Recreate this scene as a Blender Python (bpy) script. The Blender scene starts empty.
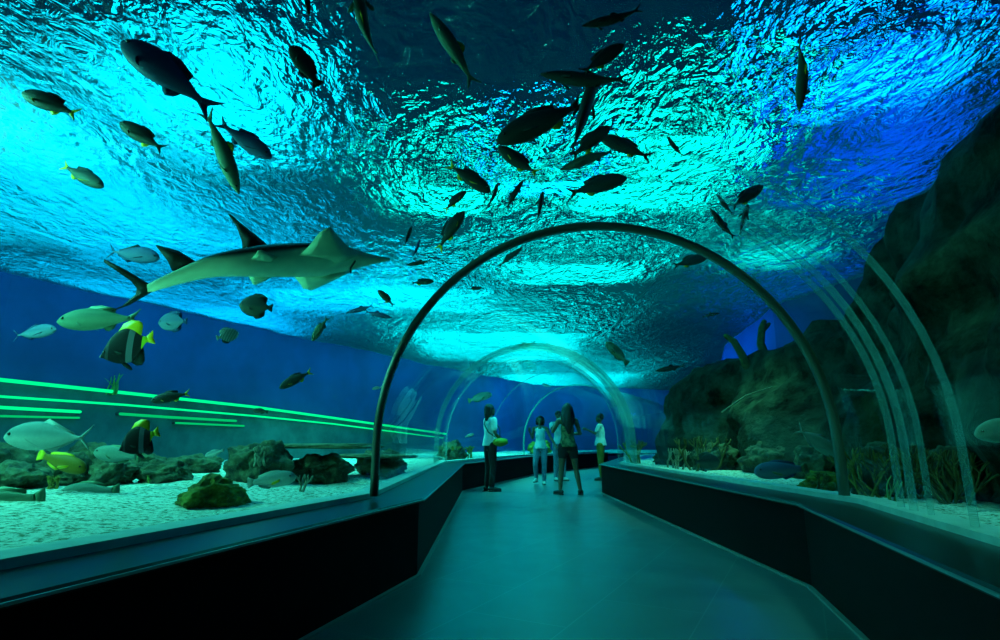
import bpy, bmesh, math, random
from mathutils import Vector, Matrix, noise
import numpy as np

random.seed(7)
C = bpy.context.scene.collection
V = Vector
PI = math.pi
F, HZ, EYE = 560.0, 442.0, 0.95
PITCH = math.atan((HZ - 320) / F)
H = 3.6                       # height of the water surface
KT = 0.54                     # top of the kerb

# ------------------------------------------------------------------ camera
cam_d = bpy.data.cameras.new('camera')
cam = bpy.data.objects.new('camera', cam_d)
C.objects.link(cam)
cam.location = (0, 0, EYE)
cam.rotation_euler = (PI / 2 + PITCH, 0, 0)
cam_d.sensor_width = 36
cam_d.lens = F / 1000 * 36
cam_d.clip_end = 200
cam_d.clip_start = 0.05
bpy.context.scene.camera = cam


def ray(x, y):
    u = (x - 500) / F
    v = (320 - y) / F
    return V((u, math.cos(PITCH) - v * math.sin(PITCH), math.sin(PITCH) + v * math.cos(PITCH)))


def at(x, y, Y):
    """point seen at a pixel, at distance Y down the hall"""
    d = ray(x, y)
    return V((0, 0, EYE)) + d * (Y / d.y)


def at_z(x, y, z):
    d = ray(x, y)
    return V((0, 0, EYE)) + d * ((z - EYE) / d.z)


# ------------------------------------------------------------------ materials
def mat(name, col, rough=0.5, metal=0.0, spec=0.5, noise_amt=0.0, noise_scale=8.0, bump=0.0, bump_scale=20.0, col2=None, coat=0.0):
    m = bpy.data.materials.new(name)
    m.use_nodes = True
    nt = m.node_tree
    b = nt.nodes['Principled BSDF']
    b.inputs['Base Color'].default_value = (*col, 1)
    b.inputs['Roughness'].default_value = rough
    b.inputs['Metallic'].default_value = metal
    b.inputs['Specular IOR Level'].default_value = spec
    b.inputs['Coat Weight'].default_value = coat
    tc = nt.nodes.new('ShaderNodeTexCoord')
    if noise_amt > 0 or col2:
        n = nt.nodes.new('ShaderNodeTexNoise')
        n.inputs['Scale'].default_value = noise_scale
        n.inputs['Detail'].default_value = 6
        n.inputs['Roughness'].default_value = 0.65
        nt.links.new(tc.outputs['Object'], n.inputs['Vector'])
        r = nt.nodes.new('ShaderNodeValToRGB')
        r.color_ramp.elements[0].position = 0.36
        r.color_ramp.elements[1].position = 0.64
        c2 = col2 or tuple(c * (1 - noise_amt) for c in col)
        r.color_ramp.elements[0].color = (*c2, 1)
        r.color_ramp.elements[1].color = (*col, 1)
        nt.links.new(n.outputs['Fac'], r.inputs['Fac'])
        nt.links.new(r.outputs['Color'], b.inputs['Base Color'])
    if bump > 0:
        n2 = nt.nodes.new('ShaderNodeTexNoise')
        n2.inputs['Scale'].default_value = bump_scale
        n2.inputs['Detail'].default_value = 5
        nt.links.new(tc.outputs['Object'], n2.inputs['Vector'])
        bp = nt.nodes.new('ShaderNodeBump')
        bp.inputs['Strength'].default_value = bump
        bp.inputs['Distance'].default_value = 0.05
        nt.links.new(n2.outputs['Fac'], bp.inputs['Height'])
        nt.links.new(bp.outputs['Normal'], b.inputs['Normal'])
    return m


def fish_mat(name, back, belly, z0=-0.05, z1=0.06, rough=0.6, speck=0.25):
    """dark back, pale belly: the fish's own colouring, along its local height"""
    m = bpy.data.materials.new(name)
    m.use_nodes = True
    nt = m.node_tree
    b = nt.nodes['Principled BSDF']
    b.inputs['Roughness'].default_value = rough
    b.inputs['Specular IOR Level'].default_value = 0.2
    tc = nt.nodes.new('ShaderNodeTexCoord')
    sp = nt.nodes.new('ShaderNodeSeparateXYZ')
    nt.links.new(tc.outputs['Object'], sp.inputs[0])
    mr = nt.nodes.new('ShaderNodeMapRange')
    mr.interpolation_type = 'SMOOTHSTEP'
    mr.inputs['From Min'].default_value = z0
    mr.inputs['From Max'].default_value = z1
    nt.links.new(sp.outputs['Z'], mr.inputs['Value'])
    r = nt.nodes.new('ShaderNodeValToRGB')
    r.color_ramp.elements[0].color = (*belly, 1)
    r.color_ramp.elements[1].color = (*back, 1)
    nt.links.new(mr.outputs[0], r.inputs['Fac'])
    n = nt.nodes.new('ShaderNodeTexNoise')
    n.inputs['Scale'].default_value = 26
    n.inputs['Detail'].default_value = 4
    nt.links.new(tc.outputs['Object'], n.inputs['Vector'])
    mx = nt.nodes.new('ShaderNodeMix')
    mx.data_type = 'RGBA'
    mx.blend_type = 'MULTIPLY'
    mx.inputs['Factor'].default_value = speck
    nt.links.new(r.outputs['Color'], mx.inputs['A'])
    nt.links.new(n.outputs['Fac'], mx.inputs['B'])
    nt.links.new(mx.outputs['Result'], b.inputs['Base Color'])
    return m


def emit_mat(name, col, strength):
    m = bpy.data.materials.new(name)
    m.use_nodes = True
    nt = m.node_tree
    for n in list(nt.nodes):
        if n.type != 'OUTPUT_MATERIAL':
            nt.nodes.remove(n)
    e = nt.nodes.new('ShaderNodeEmission')
    e.inputs['Color'].default_value = (*col, 1)
    e.inputs['Strength'].default_value = strength
    nt.links.new(e.outputs[0], nt.nodes['Material Output'].inputs['Surface'])
    return m


def acrylic_mat(name, tint, ior=1.45, body=0.0, body_col=(0.2, 0.7, 0.6), rough=0.0):
    m = bpy.data.materials.new(name)
    m.use_nodes = True
    nt = m.node_tree
    for n in list(nt.nodes):
        if n.type != 'OUTPUT_MATERIAL':
            nt.nodes.remove(n)
    t = nt.nodes.new('ShaderNodeBsdfTransparent')
    t.inputs['Color'].default_value = (*tint, 1)
    g = nt.nodes.new('ShaderNodeBsdfGlossy')
    g.inputs['Roughness'].default_value = rough
    fr = nt.nodes.new('ShaderNodeFresnel')
    # the same reflectance on both faces of the sheet (the node inverts its index on back faces)
    ge = nt.nodes.new('ShaderNodeNewGeometry')
    mi = nt.nodes.new('ShaderNodeMix')
    mi.inputs['A'].default_value = ior
    mi.inputs['B'].default_value = 1 / ior
    nt.links.new(ge.outputs['Backfacing'], mi.inputs['Factor'])
    nt.links.new(mi.outputs['Result'], fr.inputs['IOR'])
    mx = nt.nodes.new('ShaderNodeMixShader')
    nt.links.new(fr.outputs[0], mx.inputs[0])
    nt.links.new(t.outputs[0], mx.inputs[1])
    nt.links.new(g.outputs[0], mx.inputs[2])
    out = mx
    if body > 0:
        d = nt.nodes.new('ShaderNodeBsdfDiffuse')
        d.inputs['Color'].default_value = (*body_col, 1)
        tr = nt.nodes.new('ShaderNodeBsdfTranslucent')
        tr.inputs['Color'].default_value = (*body_col, 1)
        m1 = nt.nodes.new('ShaderNodeMixShader')
        nt.links.new(d.outputs[0], m1.inputs[1])
        nt.links.new(tr.outputs[0], m1.inputs[2])
        m2 = nt.nodes.new('ShaderNodeMixShader')
        m2.inputs[0].default_value = body
        nt.links.new(mx.outputs[0], m2.inputs[1])
        nt.links.new(m1.outputs[0], m2.inputs[2])
        out = m2
    nt.links.new(out.outputs[0], nt.nodes['Material Output'].inputs['Surface'])
    return m


def water_mat():
    m = bpy.data.materials.new('rippled_water')
    m.use_nodes = True
    nt = m.node_tree
    for n in list(nt.nodes):
        if n.type != 'OUTPUT_MATERIAL':
            nt.nodes.remove(n)
    tc = nt.nodes.new('ShaderNodeTexCoord')
    mp = nt.nodes.new('ShaderNodeMapping')
    mp.inputs['Rotation'].default_value = (0, 0, 0.5)
    mp.inputs['Scale'].default_value = (1.0, 0.62, 1.0)
    nt.links.new(tc.outputs['Object'], mp.inputs['Vector'])

    def nz(scale, detail, dist, rough=0.55):
        n = nt.nodes.new('ShaderNodeTexNoise')
        n.inputs['Scale'].default_value = scale
        n.inputs['Detail'].default_value = detail
        n.inputs['Roughness'].default_value = rough
        n.inputs['Distortion'].default_value = dist
        nt.links.new(mp.outputs[0], n.inputs['Vector'])
        return n
    a = nz(1.6, 2, 1.2)
    b = nz(6.5, 3, 1.6)
    c = nz(15.0, 2, 0.8)

    def mul(s, k):
        n = nt.nodes.new('ShaderNodeMath')
        n.operation = 'MULTIPLY'
        nt.links.new(s, n.inputs[0])
        n.inputs[1].default_value = k
        return n.outputs[0]

    def add(p, q):
        n = nt.nodes.new('ShaderNodeMath')
        nt.links.new(p, n.inputs[0])
        nt.links.new(q, n.inputs[1])
        return n.outputs[0]
    # calmer, cloudier water over the broad side of the tank; choppy over the tunnel
    sx_ = nt.nodes.new('ShaderNodeSeparateXYZ')
    nt.links.new(tc.outputs['Object'], sx_.inputs[0])

    def ramp(x0, x1, y0, y1):
        n = nt.nodes.new('ShaderNodeMapRange')
        n.interpolation_type = 'SMOOTHSTEP'
        for k_, v_ in zip(('From Min', 'From Max', 'To Min', 'To Max'), (x0, x1, y0, y1)):
            n.inputs[k_].default_value = v_
        nt.links.new(sx_.outputs['X'], n.inputs['Value'])
        return n.outputs[0]
    h = add(add(mul(a.outputs['Fac'], 0.5), mul(b.outputs['Fac'], 0.30)), mul(c.outputs['Fac'], 0.09))
    bp = nt.nodes.new('ShaderNodeBump')
    bp.inputs['Strength'].default_value = 1.0
    nt.links.new(ramp(-1.9, 0.1, 0.6, 1.0), bp.inputs['Distance'])
    nt.links.new(h, bp.inputs['Height'])
    tr = nt.nodes.new('ShaderNodeBsdfTranslucent')
    tr.inputs['Color'].default_value = (0.8, 0.95, 1.0, 1)
    gl = nt.nodes.new('ShaderNodeBsdfGlossy')
    gl.inputs['Color'].default_value = (0.7, 0.9, 1.0, 1)
    gl.inputs['Roughness'].default_value = 0.12
    nt.links.new(bp.outputs[0], tr.inputs['Normal'])
    nt.links.new(bp.outputs[0], gl.inputs['Normal'])
    rf = nt.nodes.new('ShaderNodeBsdfRefraction')
    rf.inputs['Color'].default_value = (0.85, 1.0, 1.0, 1)
    mxm = nt.nodes.new('ShaderNodeMath')
    mxm.operation = 'MAXIMUM'
    nt.links.new(ramp(-1.9, 0.1, 0.38, 0.08), mxm.inputs[0])
    nt.links.new(ramp(1.9, 3.2, 0.08, 0.40), mxm.inputs[1])
    nt.links.new(mxm.outputs[0], rf.inputs['Roughness'])
    rf.inputs['IOR'].default_value = 1.0 / 1.3
    nt.links.new(bp.outputs[0], rf.inputs['Normal'])
    mx = nt.nodes.new('ShaderNodeMixShader')
    mx.inputs[0].default_value = 0.14
    nt.links.new(tr.outputs[0], mx.inputs[1])
    nt.links.new(gl.outputs[0], mx.inputs[2])
    m2 = nt.nodes.new('ShaderNodeMixShader')
    m2.inputs[0].default_value = 0.82
    nt.links.new(mx.outputs[0], m2.inputs[1])
    nt.links.new(rf.outputs[0], m2.inputs[2])
    nt.links.new(m2.outputs[0], nt.nodes['Material Output'].inputs['Surface'])
    return m


def floor_mat():
    m = bpy.data.materials.new('dark_floor_tile')
    m.use_nodes = True
    nt = m.node_tree
    b = nt.nodes['Principled BSDF']
    tc = nt.nodes.new('ShaderNodeTexCoord')
    mp = nt.nodes.new('ShaderNodeMapping')
    mp.inputs['Rotation'].default_value = (0, 0, math.radians(-62))
    nt.links.new(tc.outputs['Object'], mp.inputs['Vector'])
    br = nt.nodes.new('ShaderNodeTexBrick')
    br.inputs['Color1'].default_value = (0.15, 0.17, 0.18, 1)
    br.inputs['Color2'].default_value = (0.13, 0.15, 0.16, 1)
    br.inputs['Mortar'].default_value = (0.21, 0.24, 0.24, 1)
    br.inputs['Scale'].default_value = 1.0
    br.inputs['Mortar Size'].default_value = 0.004
    br.inputs['Brick Width'].default_value = 1.2
    br.inputs['Row Height'].default_value = 0.6
    nt.links.new(mp.outputs[0], br.inputs['Vector'])
    n = nt.nodes.new('ShaderNodeTexNoise')
    n.inputs['Scale'].default_value = 3.0
    n.inputs['Detail'].default_value = 6
    nt.links.new(tc.outputs['Object'], n.inputs['Vector'])
    mx = nt.nodes.new('ShaderNodeMix')
    mx.data_type = 'RGBA'
    mx.blend_type = 'MULTIPLY'
    mx.inputs['Factor'].default_value = 0.35
    nt.links.new(br.outputs['Color'], mx.inputs['A'])
    nt.links.new(n.outputs['Fac'], mx.inputs['B'])
    nt.links.new(mx.outputs['Result'], b.inputs['Base Color'])
    mr = nt.nodes.new('ShaderNodeMapRange')
    mr.inputs['To Min'].default_value = 0.24
    mr.inputs['To Max'].default_value = 0.45
    nt.links.new(n.outputs['Fac'], mr.inputs['Value'])
    nt.links.new(mr.outputs[0], b.inputs['Roughness'])
    b.inputs['Specular IOR Level'].default_value = 0.7
    return m


def sand_mat():
    m = bpy.data.materials.new('coral_sand')
    m.use_nodes = True
    nt = m.node_tree
    b = nt.nodes['Principled BSDF']
    b.inputs['Roughness'].default_value = 0.9
    tc = nt.nodes.new('ShaderNodeTexCoord')
    v = nt.nodes.new('ShaderNodeTexNoise')
    v.inputs['Scale'].default_value = 24
    v.inputs['Detail'].default_value = 5
    v.inputs['Roughness'].default_value = 0.7
    nt.links.new(tc.outputs['Object'], v.inputs['Vector'])
    r = nt.nodes.new('ShaderNodeValToRGB')
    r.color_ramp.elements[0].position = 0.40
    r.color_ramp.elements[0].color = (0.08, 0.12, 0.05, 1)
    r.color_ramp.elements[1].position = 0.52
    r.color_ramp.elements[1].color = (0.72, 0.72, 0.66, 1)
    nt.links.new(v.outputs['Fac'], r.inputs['Fac'])
    nt.links.new(r.outputs['Color'], b.inputs['Base Color'])
    n2 = nt.nodes.new('ShaderNodeTexNoise')
    n2.inputs['Scale'].default_value = 34
    n2.inputs['Detail'].default_value = 4
    nt.links.new(tc.outputs['Object'], n2.inputs['Vector'])
    bp = nt.nodes.new('ShaderNodeBump')
    bp.inputs['Strength'].default_value = 0.9
    bp.inputs['Distance'].default_value = 0.022
    nt.links.new(n2.outputs['Fac'], bp.inputs['Height'])
    nt.links.new(bp.outputs[0], b.inputs['Normal'])
    return m


M = {
    'floor': floor_mat(), 'sand': sand_mat(), 'water': water_mat(),
    'kerb': mat('black_kerb_panel', (0.004, 0.005, 0.006), 0.6, spec=0.06, noise_amt=0.4),
    'ledge': mat('dark_polished_ledge', (0.01, 0.016, 0.013), 0.28, spec=0.2, noise_amt=0.4, noise_scale=14),
    'nosing': mat('ledge_nosing_steel', (0.35, 0.4, 0.4), 0.3, metal=0.8),
    'channel': mat('pale_sealing_channel', (0.5, 0.62, 0.58), 0.5, noise_amt=0.2),
    'base': mat('skirting_edge', (0.2, 0.22, 0.2), 0.4),
    'acrylic': acrylic_mat('clear_acrylic', (0.98, 0.99, 0.99), 1.07),
    'seam_streak': acrylic_mat('acrylic_seam_and_streak', (0.93, 0.98, 0.98), 1.2, 0.18, (0.35, 0.85, 0.8), 0.05),
    'joint_refraction': acrylic_mat('acrylic_joint_and_refraction', (0.8, 0.95, 0.92), 1.4, 0.3, (0.25, 0.75, 0.65), 0.1),
    'ring': mat('dark_rubber_seal', (0.10, 0.14, 0.11), 0.4),
    'bluewall': mat('blue_painted_tank_wall', (0.011, 0.068, 0.235), 0.8, noise_amt=0.35, noise_scale=0.7),
    'dado': mat('teal_grey_dado', (0.05, 0.13, 0.14), 0.7, noise_amt=0.5, noise_scale=1.5),
    'rockwall': mat('teal_rockwork', (0.034, 0.056, 0.038), 0.9, spec=0.1, col2=(0.003, 0.006, 0.005), noise_scale=3.0, bump=1.0, bump_scale=9),
    'rock': mat('reef_rock', (0.09, 0.115, 0.06), 0.9, col2=(0.012, 0.02, 0.015), noise_scale=7, bump=1.0, bump_scale=12),
    'moss': mat('mossy_boulder', (0.2, 0.22, 0.02), 0.9, noise_amt=0.8, noise_scale=9, bump=1.0, bump_scale=16),
    'slab': mat('flat_reef_slab', (0.14, 0.17, 0.1), 0.9, noise_amt=0.6, noise_scale=4, bump=0.9, bump_scale=10),
    'coral_y': mat('yellow_green_coral', (0.28, 0.24, 0.03), 0.8, noise_amt=0.7, noise_scale=20),
    'coral_b': mat('brown_coral', (0.14, 0.12, 0.03), 0.85, noise_amt=0.7, noise_scale=16),
    'coral_p': mat('pale_coral', (0.22, 0.24, 0.17), 0.8, noise_amt=0.4, noise_scale=20),
    'weed': mat('green_seaweed', (0.2, 0.4, 0.08), 0.6, noise_amt=0.4),
    'strip': emit_mat('green_light_tube', (0.0, 1.0, 0.30), 1.1),
    'strip_dim': emit_mat('green_light_tube_dim', (0.0, 1.0, 0.28), 0.55),
    'bracket': mat('tube_bracket', (0.03, 0.04, 0.05), 0.5),
    # fish
    'f_dark': fish_mat('dark_fish_skin', (0.012, 0.028, 0.034), (0.045, 0.07, 0.055)),
    'f_blue': fish_mat('blue_fish_skin', (0.02, 0.07, 0.2), (0.05, 0.13, 0.26)),
    'f_slate': fish_mat('slate_blue_fish_skin', (0.06, 0.13, 0.24), (0.12, 0.2, 0.28)),
    'f_green': fish_mat('green_fish_skin', (0.05, 0.13, 0.08), (0.22, 0.34, 0.22)),
    'f_silver': fish_mat('silver_fish_skin', (0.16, 0.26, 0.28), (0.42, 0.5, 0.48)),
    'f_pale': fish_mat('pale_fish_skin', (0.16, 0.27, 0.24), (0.28, 0.4, 0.35)),
    'f_yellow': fish_mat('yellow_fish_skin', (0.2, 0.12, 0.008), (0.3, 0.17, 0.015)),
    'fin_dark': mat('dark_fin', (0.012, 0.025, 0.026), 0.7, spec=0.2),
    'fin_blue': mat('blue_fin', (0.015, 0.05, 0.13), 0.7, spec=0.2),
    'fin_green': mat('green_fin', (0.08, 0.18, 0.1), 0.5),
    'fin_yellow': mat('yellow_fin', (0.95, 0.62, 0.01), 0.5),
    'fin_silver': mat('silver_fin', (0.2, 0.28, 0.27), 0.5),
    'eye': mat('fish_eye', (0.005, 0.008, 0.01), 0.1),
    'shark': fish_mat('guitarfish_skin', (0.012, 0.02, 0.022), (0.6, 0.75, 0.55), -0.002, 0.022, 0.45, 0.35),
    'shark_fin': mat('guitarfish_dark_fin', (0.012, 0.017, 0.017), 0.7, spec=0.2, noise_amt=0.4),
    'shark_wing': fish_mat('guitarfish_wing', (0.02, 0.035, 0.03), (0.6, 0.76, 0.5), 0.004, 0.02, 0.45, 0.35),
    # people
    'skin': mat('brown_skin', (0.24, 0.12, 0.075), 0.5),
    'hair': mat('black_hair', (0.006, 0.005, 0.005), 0.45, bump=0.5, bump_scale=60),
    'white': mat('white_cotton', (0.92, 0.93, 0.93), 0.85, bump=0.3, bump_scale=14),
    'blackcloth': mat('black_trousers_cloth', (0.012, 0.012, 0.016), 0.8),
    'jeans': mat('light_blue_jeans', (0.22, 0.33, 0.46), 0.85, noise_amt=0.3, noise_scale=20),
    'olive': mat('olive_patterned_cloth', (0.32, 0.34, 0.16), 0.8, noise_amt=0.85, noise_scale=16),
    'khaki': mat('khaki_green_cloth', (0.28, 0.22, 0.03), 0.8, noise_amt=0.3),
    'shoe': mat('dark_shoe', (0.03, 0.03, 0.03), 0.5),
    'shoe_w': mat('white_shoe', (0.7, 0.72, 0.7), 0.5),
    'bag': mat('yellow_green_bag', (0.4, 0.33, 0.02), 0.6),
    'phone': mat('black_phone', (0.01, 0.01, 0.012), 0.2),
}


def banner_mat():
    """black and white bands of the bannerfish, across its length"""
    m = bpy.data.materials.new('bannerfish_bands')
    m.use_nodes = True
    nt = m.node_tree
    b = nt.nodes['Principled BSDF']
    b.inputs['Roughness'].default_value = 0.7
    b.inputs['Specular IOR Level'].default_value = 0.15
    tc = nt.nodes.new('ShaderNodeTexCoord')
    sp = nt.nodes.new('ShaderNodeSeparateXYZ')
    nt.links.new(tc.outputs['Object'], sp.inputs[0])
    k = nt.nodes.new('ShaderNodeMath')
    k.operation = 'MULTIPLY_ADD'
    nt.links.new(sp.outputs['Z'], k.inputs[0])
    k.inputs[1].default_value = 0.30
    nt.links.new(sp.outputs['X'], k.inputs[2])
    mr = nt.nodes.new('ShaderNodeMapRange')
    mr.inputs['From Min'].default_value = -0.5
    mr.inputs['From Max'].default_value = 0.5
    nt.links.new(k.outputs[0], mr.inputs['Value'])
    r = nt.nodes.new('ShaderNodeValToRGB')
    r.color_ramp.interpolation = 'CONSTANT'
    e = r.color_ramp.elements
    e[0].color = (0.4, 0.5, 0.02, 1)
    e[1].position = 0.22
    e[1].color = (0.008, 0.01, 0.014, 1)
    for p, c in ((0.36, (0.10, 0.125, 0.16, 1)), (0.47, (0.008, 0.01, 0.014, 1)), (0.80, (0.04, 0.05, 0.065, 1)), (0.86, (0.01, 0.012, 0.016, 1)), (0.95, (0.2, 0.22, 0.25, 1))):
        q = e.new(p)
        q.color = c
    nt.links.new(mr.outputs[0], r.inputs['Fac'])
    nt.links.new(r.outputs['Color'], b.inputs['Base Color'])
    return m


def stripe_mat(name, c1, c2, scale):
    m = bpy.data.materials.new(name)
    m.use_nodes = True
    nt = m.node_tree
    b = nt.nodes['Principled BSDF']
    tc = nt.nodes.new('ShaderNodeTexCoord')
    w = nt.nodes.new('ShaderNodeTexWave')
    w.inputs['Scale'].default_value = scale
    w.inputs['Distortion'].default_value = 1.5
    nt.links.new(tc.outputs['Object'], w.inputs['Vector'])
    r = nt.nodes.new('ShaderNodeValToRGB')
    r.color_ramp.elements[0].position = 0.4
    r.color_ramp.elements[1].position = 0.6
    r.color_ramp.elements[0].color = (*c1, 1)
    r.color_ramp.elements[1].color = (*c2, 1)
    nt.links.new(w.outputs['Fac'], r.inputs['Fac'])
    nt.links.new(r.outputs['Color'], b.inputs['Base Color'])
    return m


M['banner'] = banner_mat()
M['stripe'] = stripe_mat('striped_fish_skin', (0.03, 0.06, 0.09), (0.3, 0.45, 0.42), 5)


# ------------------------------------------------------------------ mesh helpers
class MB:
    def __init__(self):
        self.v, self.f = [], []

    def add(self, verts, faces):
        o = len(self.v)
        self.v += [tuple(p) for p in verts]
        self.f += [tuple(i + o for i in q) for q in faces]
        return self

    def loft(self, rings, close=True, cap=True):
        n = len(rings[0])
        vs = [p for r in rings for p in r]
        fs = []
        for i in range(len(rings) - 1):
            for j in range(n if close else n - 1):
                k = (j + 1) % n
                fs.append((i * n + j, i * n + k, (i + 1) * n + k, (i + 1) * n + j))
        if cap and close:
            fs.append(tuple(range(n - 1, -1, -1)))
            fs.append(tuple((len(rings) - 1) * n + j for j in range(n)))
        return self.add(vs, fs)

    def tube(self, pts, radii, n=10, caps=True):
        """round tube through points, with rounded ends"""
        pts = [V(p) for p in pts]
        if not hasattr(radii, '__len__'):
            radii = [radii] * len(pts)
        P, R = list(pts), list(radii)
        if caps:
            d0 = (pts[0] - pts[1]).normalized()
            d1 = (pts[-1] - pts[-2]).normalized()
            a, b = radii[0], radii[-1]
            P = [pts[0] + d0 * a * 0.95, pts[0] + d0 * a * 0.7] + pts + [pts[-1] + d1 * b * 0.7, pts[-1] + d1 * b * 0.95]
            R = [a * 0.3, a * 0.71] + list(radii) + [b * 0.71, b * 0.3]
        T = []
        for i in range(len(P)):
            T.append((P[min(i + 1, len(P) - 1)] - P[max(i - 1, 0)]).normalized())
        up = V((0, 0, 1)) if abs(T[0].z) < 0.9 else V((1, 0, 0))
        x = T[0].cross(up).normalized()
        rings = []
        for p, t, r in zip(P, T, R):
            x = (x - t * x.dot(t)).normalized()
            y = t.cross(x)
            rings.append([p + (x * math.cos(2 * PI * k / n) + y * math.sin(2 * PI * k / n)) * r for k in range(n)])
        return self.loft(rings)

    def ball(self, c, r, n=12, m=8):
        c = V(c)
        r = V(r) if hasattr(r, '__len__') else V((r, r, r))
        rings = []
        for i in range(m + 1):
            a = PI * (0.04 + 0.92 * i / m)
            rings.append([c + V((r.x * math.sin(a) * math.cos(2 * PI * k / n), r.y * math.sin(a) * math.sin(2 * PI * k / n), -r.z * math.cos(a))) for k in range(n)])
        return self.loft(rings)

    def mesh(self, name, smooth=True):
        me = bpy.data.meshes.new(name)
        me.from_pydata(self.v, [], self.f)
        bm = bmesh.new()
        bm.from_mesh(me)
        bmesh.ops.recalc_face_normals(bm, faces=bm.faces)
        bm.to_mesh(me)
        bm.free()
        if smooth:
            me.polygons.foreach_set('use_smooth', [True] * len(me.polygons))
        return me

    def build(self, name, material, parent=None, smooth=True):
        return link(name, self.mesh(name, smooth), material, parent)


def link(name, me, material, parent=None):
    o = bpy.data.objects.new(name, me)
    C.objects.link(o)
    if material is not None and not me.materials:
        me.materials.append(material)
    if parent is not None:
        o.parent = parent
    return o


def tag(o, label=None, cat=None, group=None, kind=None):
    if label:
        o['label'] = label
    if cat:
        o['category'] = cat
    if group:
        o['group'] = group
    if kind:
        o['kind'] = kind
    return o


def empty(name, loc=(0, 0, 0), rz=0.0):
    o = bpy.data.objects.new(name, None)
    C.objects.link(o)
    o.location = loc
    o.rotation_euler = (0, 0, rz)
    return o


# ------------------------------------------------------------------ the tunnel's run
RUN = [V((-1.02, -2.2)), V((0.74, 4.2)), V((0.60, 11.3)), V((2.3, 17.0)), V((5.6, 23.0))]


def mitre(i, u):
    """point of the run's bend i, shifted sideways by u (right positive)"""
    c = RUN[i]
    ns = []
    for a, b in ((i - 1, i), (i, i + 1)):
        if a >= 0 and b < len(RUN):
            d = (RUN[b] - RUN[a]).normalized()
            ns.append(V((d.y, -d.x)))
    n = sum(ns, V((0, 0)))
    n.normalize()
    return c + n * (u / max(0.5, n.dot(ns[0])))


def lateral(x, y):
    """(signed sideways distance from the run, distance along it)"""
    best = None
    p = V((x, y))
    for a, b in zip(RUN, RUN[1:]):
        d = b - a
        t = (p - a).dot(d) / d.dot(d)
        tc = min(1, max(0, t))
        q = a + d * tc
        n = V((d.y, -d.x)).normalized()
        dist = (p - q).length
        if best is None or dist < best[0]:
            s = 1 if (p - q).dot(n) > 0 else -1
            best = (dist, s * dist)
    return best[1]


def clearance(p):
    """how far a point is outside the acrylic's axis arch"""
    u = abs(lateral(p.x, p.y))
    if p.z < 0.94:
        return u - 1.78
    return math.hypot(u, p.z - 0.94) - 1.78


def sweep(prof, idx=None):
    """closed profile [(u, z)] carried along the run's bends"""
    mb = MB()
    rings = []
    for i in (idx or range(len(RUN))):
        rings.append([V((*mitre(i, u), z)) for u, z in prof])
    return mb.loft(rings)


def box_prof(u0, u1, z0, z1):
    return [(u0, z0), (u1, z0), (u1, z1), (u0, z1)]


def struct(o):
    o['kind'] = 'structure'
    return o


# floor
fl = sweep(box_prof(-1.75, 1.75, -0.1, 0.0))
struct(fl.build('floor', M['floor'], smooth=False))
for side, s in (('left', -1), ('right', 1)):
    struct(sweep(box_prof(*sorted((s * 1.34, s * 1.72)), 0.0, 0.512)).build('wall_' + side, M['kerb'], smooth=False))
    struct(sweep(box_prof(*sorted((s * 1.31, s * 1.35)), 0.0, 0.012)).build('baseboard_' + side, M['base'], smooth=False))
    n = 1 if s < 0 else 2
    lp = [(s * 1.305, 0.514), (s * 1.70, 0.514), (s * 1.70, KT), (s * 1.32, KT), (s * 1.305, KT - 0.01)]
    struct(sweep(lp).build('trim_%d' % n, M['ledge'], smooth=False))
    # thin bright nosing under the ledge's edge
    struct(sweep(box_prof(*sorted((s * 1.298, s * 1.306)), 0.522, KT - 0.008)).build('trim_%d' % (n + 2), M['nosing'], smooth=False))
    # pale channel in which the acrylic stands
    struct(sweep(box_prof(*sorted((s * 1.695, s * 1.86)), 0.50, KT + 0.035)).build('trim_%d' % (n + 4), M['channel'], smooth=False))


def arch(r, n=28, z0=KT + 0.03):
    """(u, z) of the arch from left foot over the crown to right foot"""
    pts = [(-r, z0), (-r, 0.74)]
    for k in range(n + 1):
        a = PI - PI * k / n
        pts.append((r * math.cos(a), 0.94 + r * math.sin(a)))
    return pts + [(r, 0.74), (r, z0)]


R_IN, R_OUT = 1.70, 1.76
for i in range(len(RUN) - 1):
    prof = arch(R_IN) + arch(R_OUT)[::-1]
    mb = MB()
    mb.loft([[V((*mitre(k, u), z)) for u, z in prof] for k in (i, i + 1)], cap=False)
    struct(mb.build('window_%d' % (i + 1), M['acrylic']))


def arch_rib(cx, nrm, r, half_w, thick, n=40, part=(0.0, 1.0)):
    """a band bent over the tunnel at point cx; nrm = sideways unit vector"""
    t = V((-nrm.y, nrm.x))
    mb = MB()
    rings = []
    A_, B_ = arch(r, n, KT + 0.03), arch(r + thick, n, KT + 0.03)
    i0, i1 = int(part[0] * len(A_)), int(part[1] * len(A_))
    for (u, z), (u2, z2) in zip(A_[i0:i1], B_[i0:i1]):
        a = V((*(cx + nrm * u), z))
        b = V((*(cx + nrm * u2), z2))
        w = V((t.x, t.y, 0)) * half_w
        rings.append([a - w, b - w, b + w, a + w])
    return mb.loft(rings)


def rib_at(i, t):
    a, b = RUN[i], RUN[i + 1]
    d = (b - a).normalized()
    return a + (b - a) * t, V((d.y, -d.x))


def bend_n(i):
    n = (mitre(i, 1) - RUN[i])
    return n.normalized()


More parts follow.
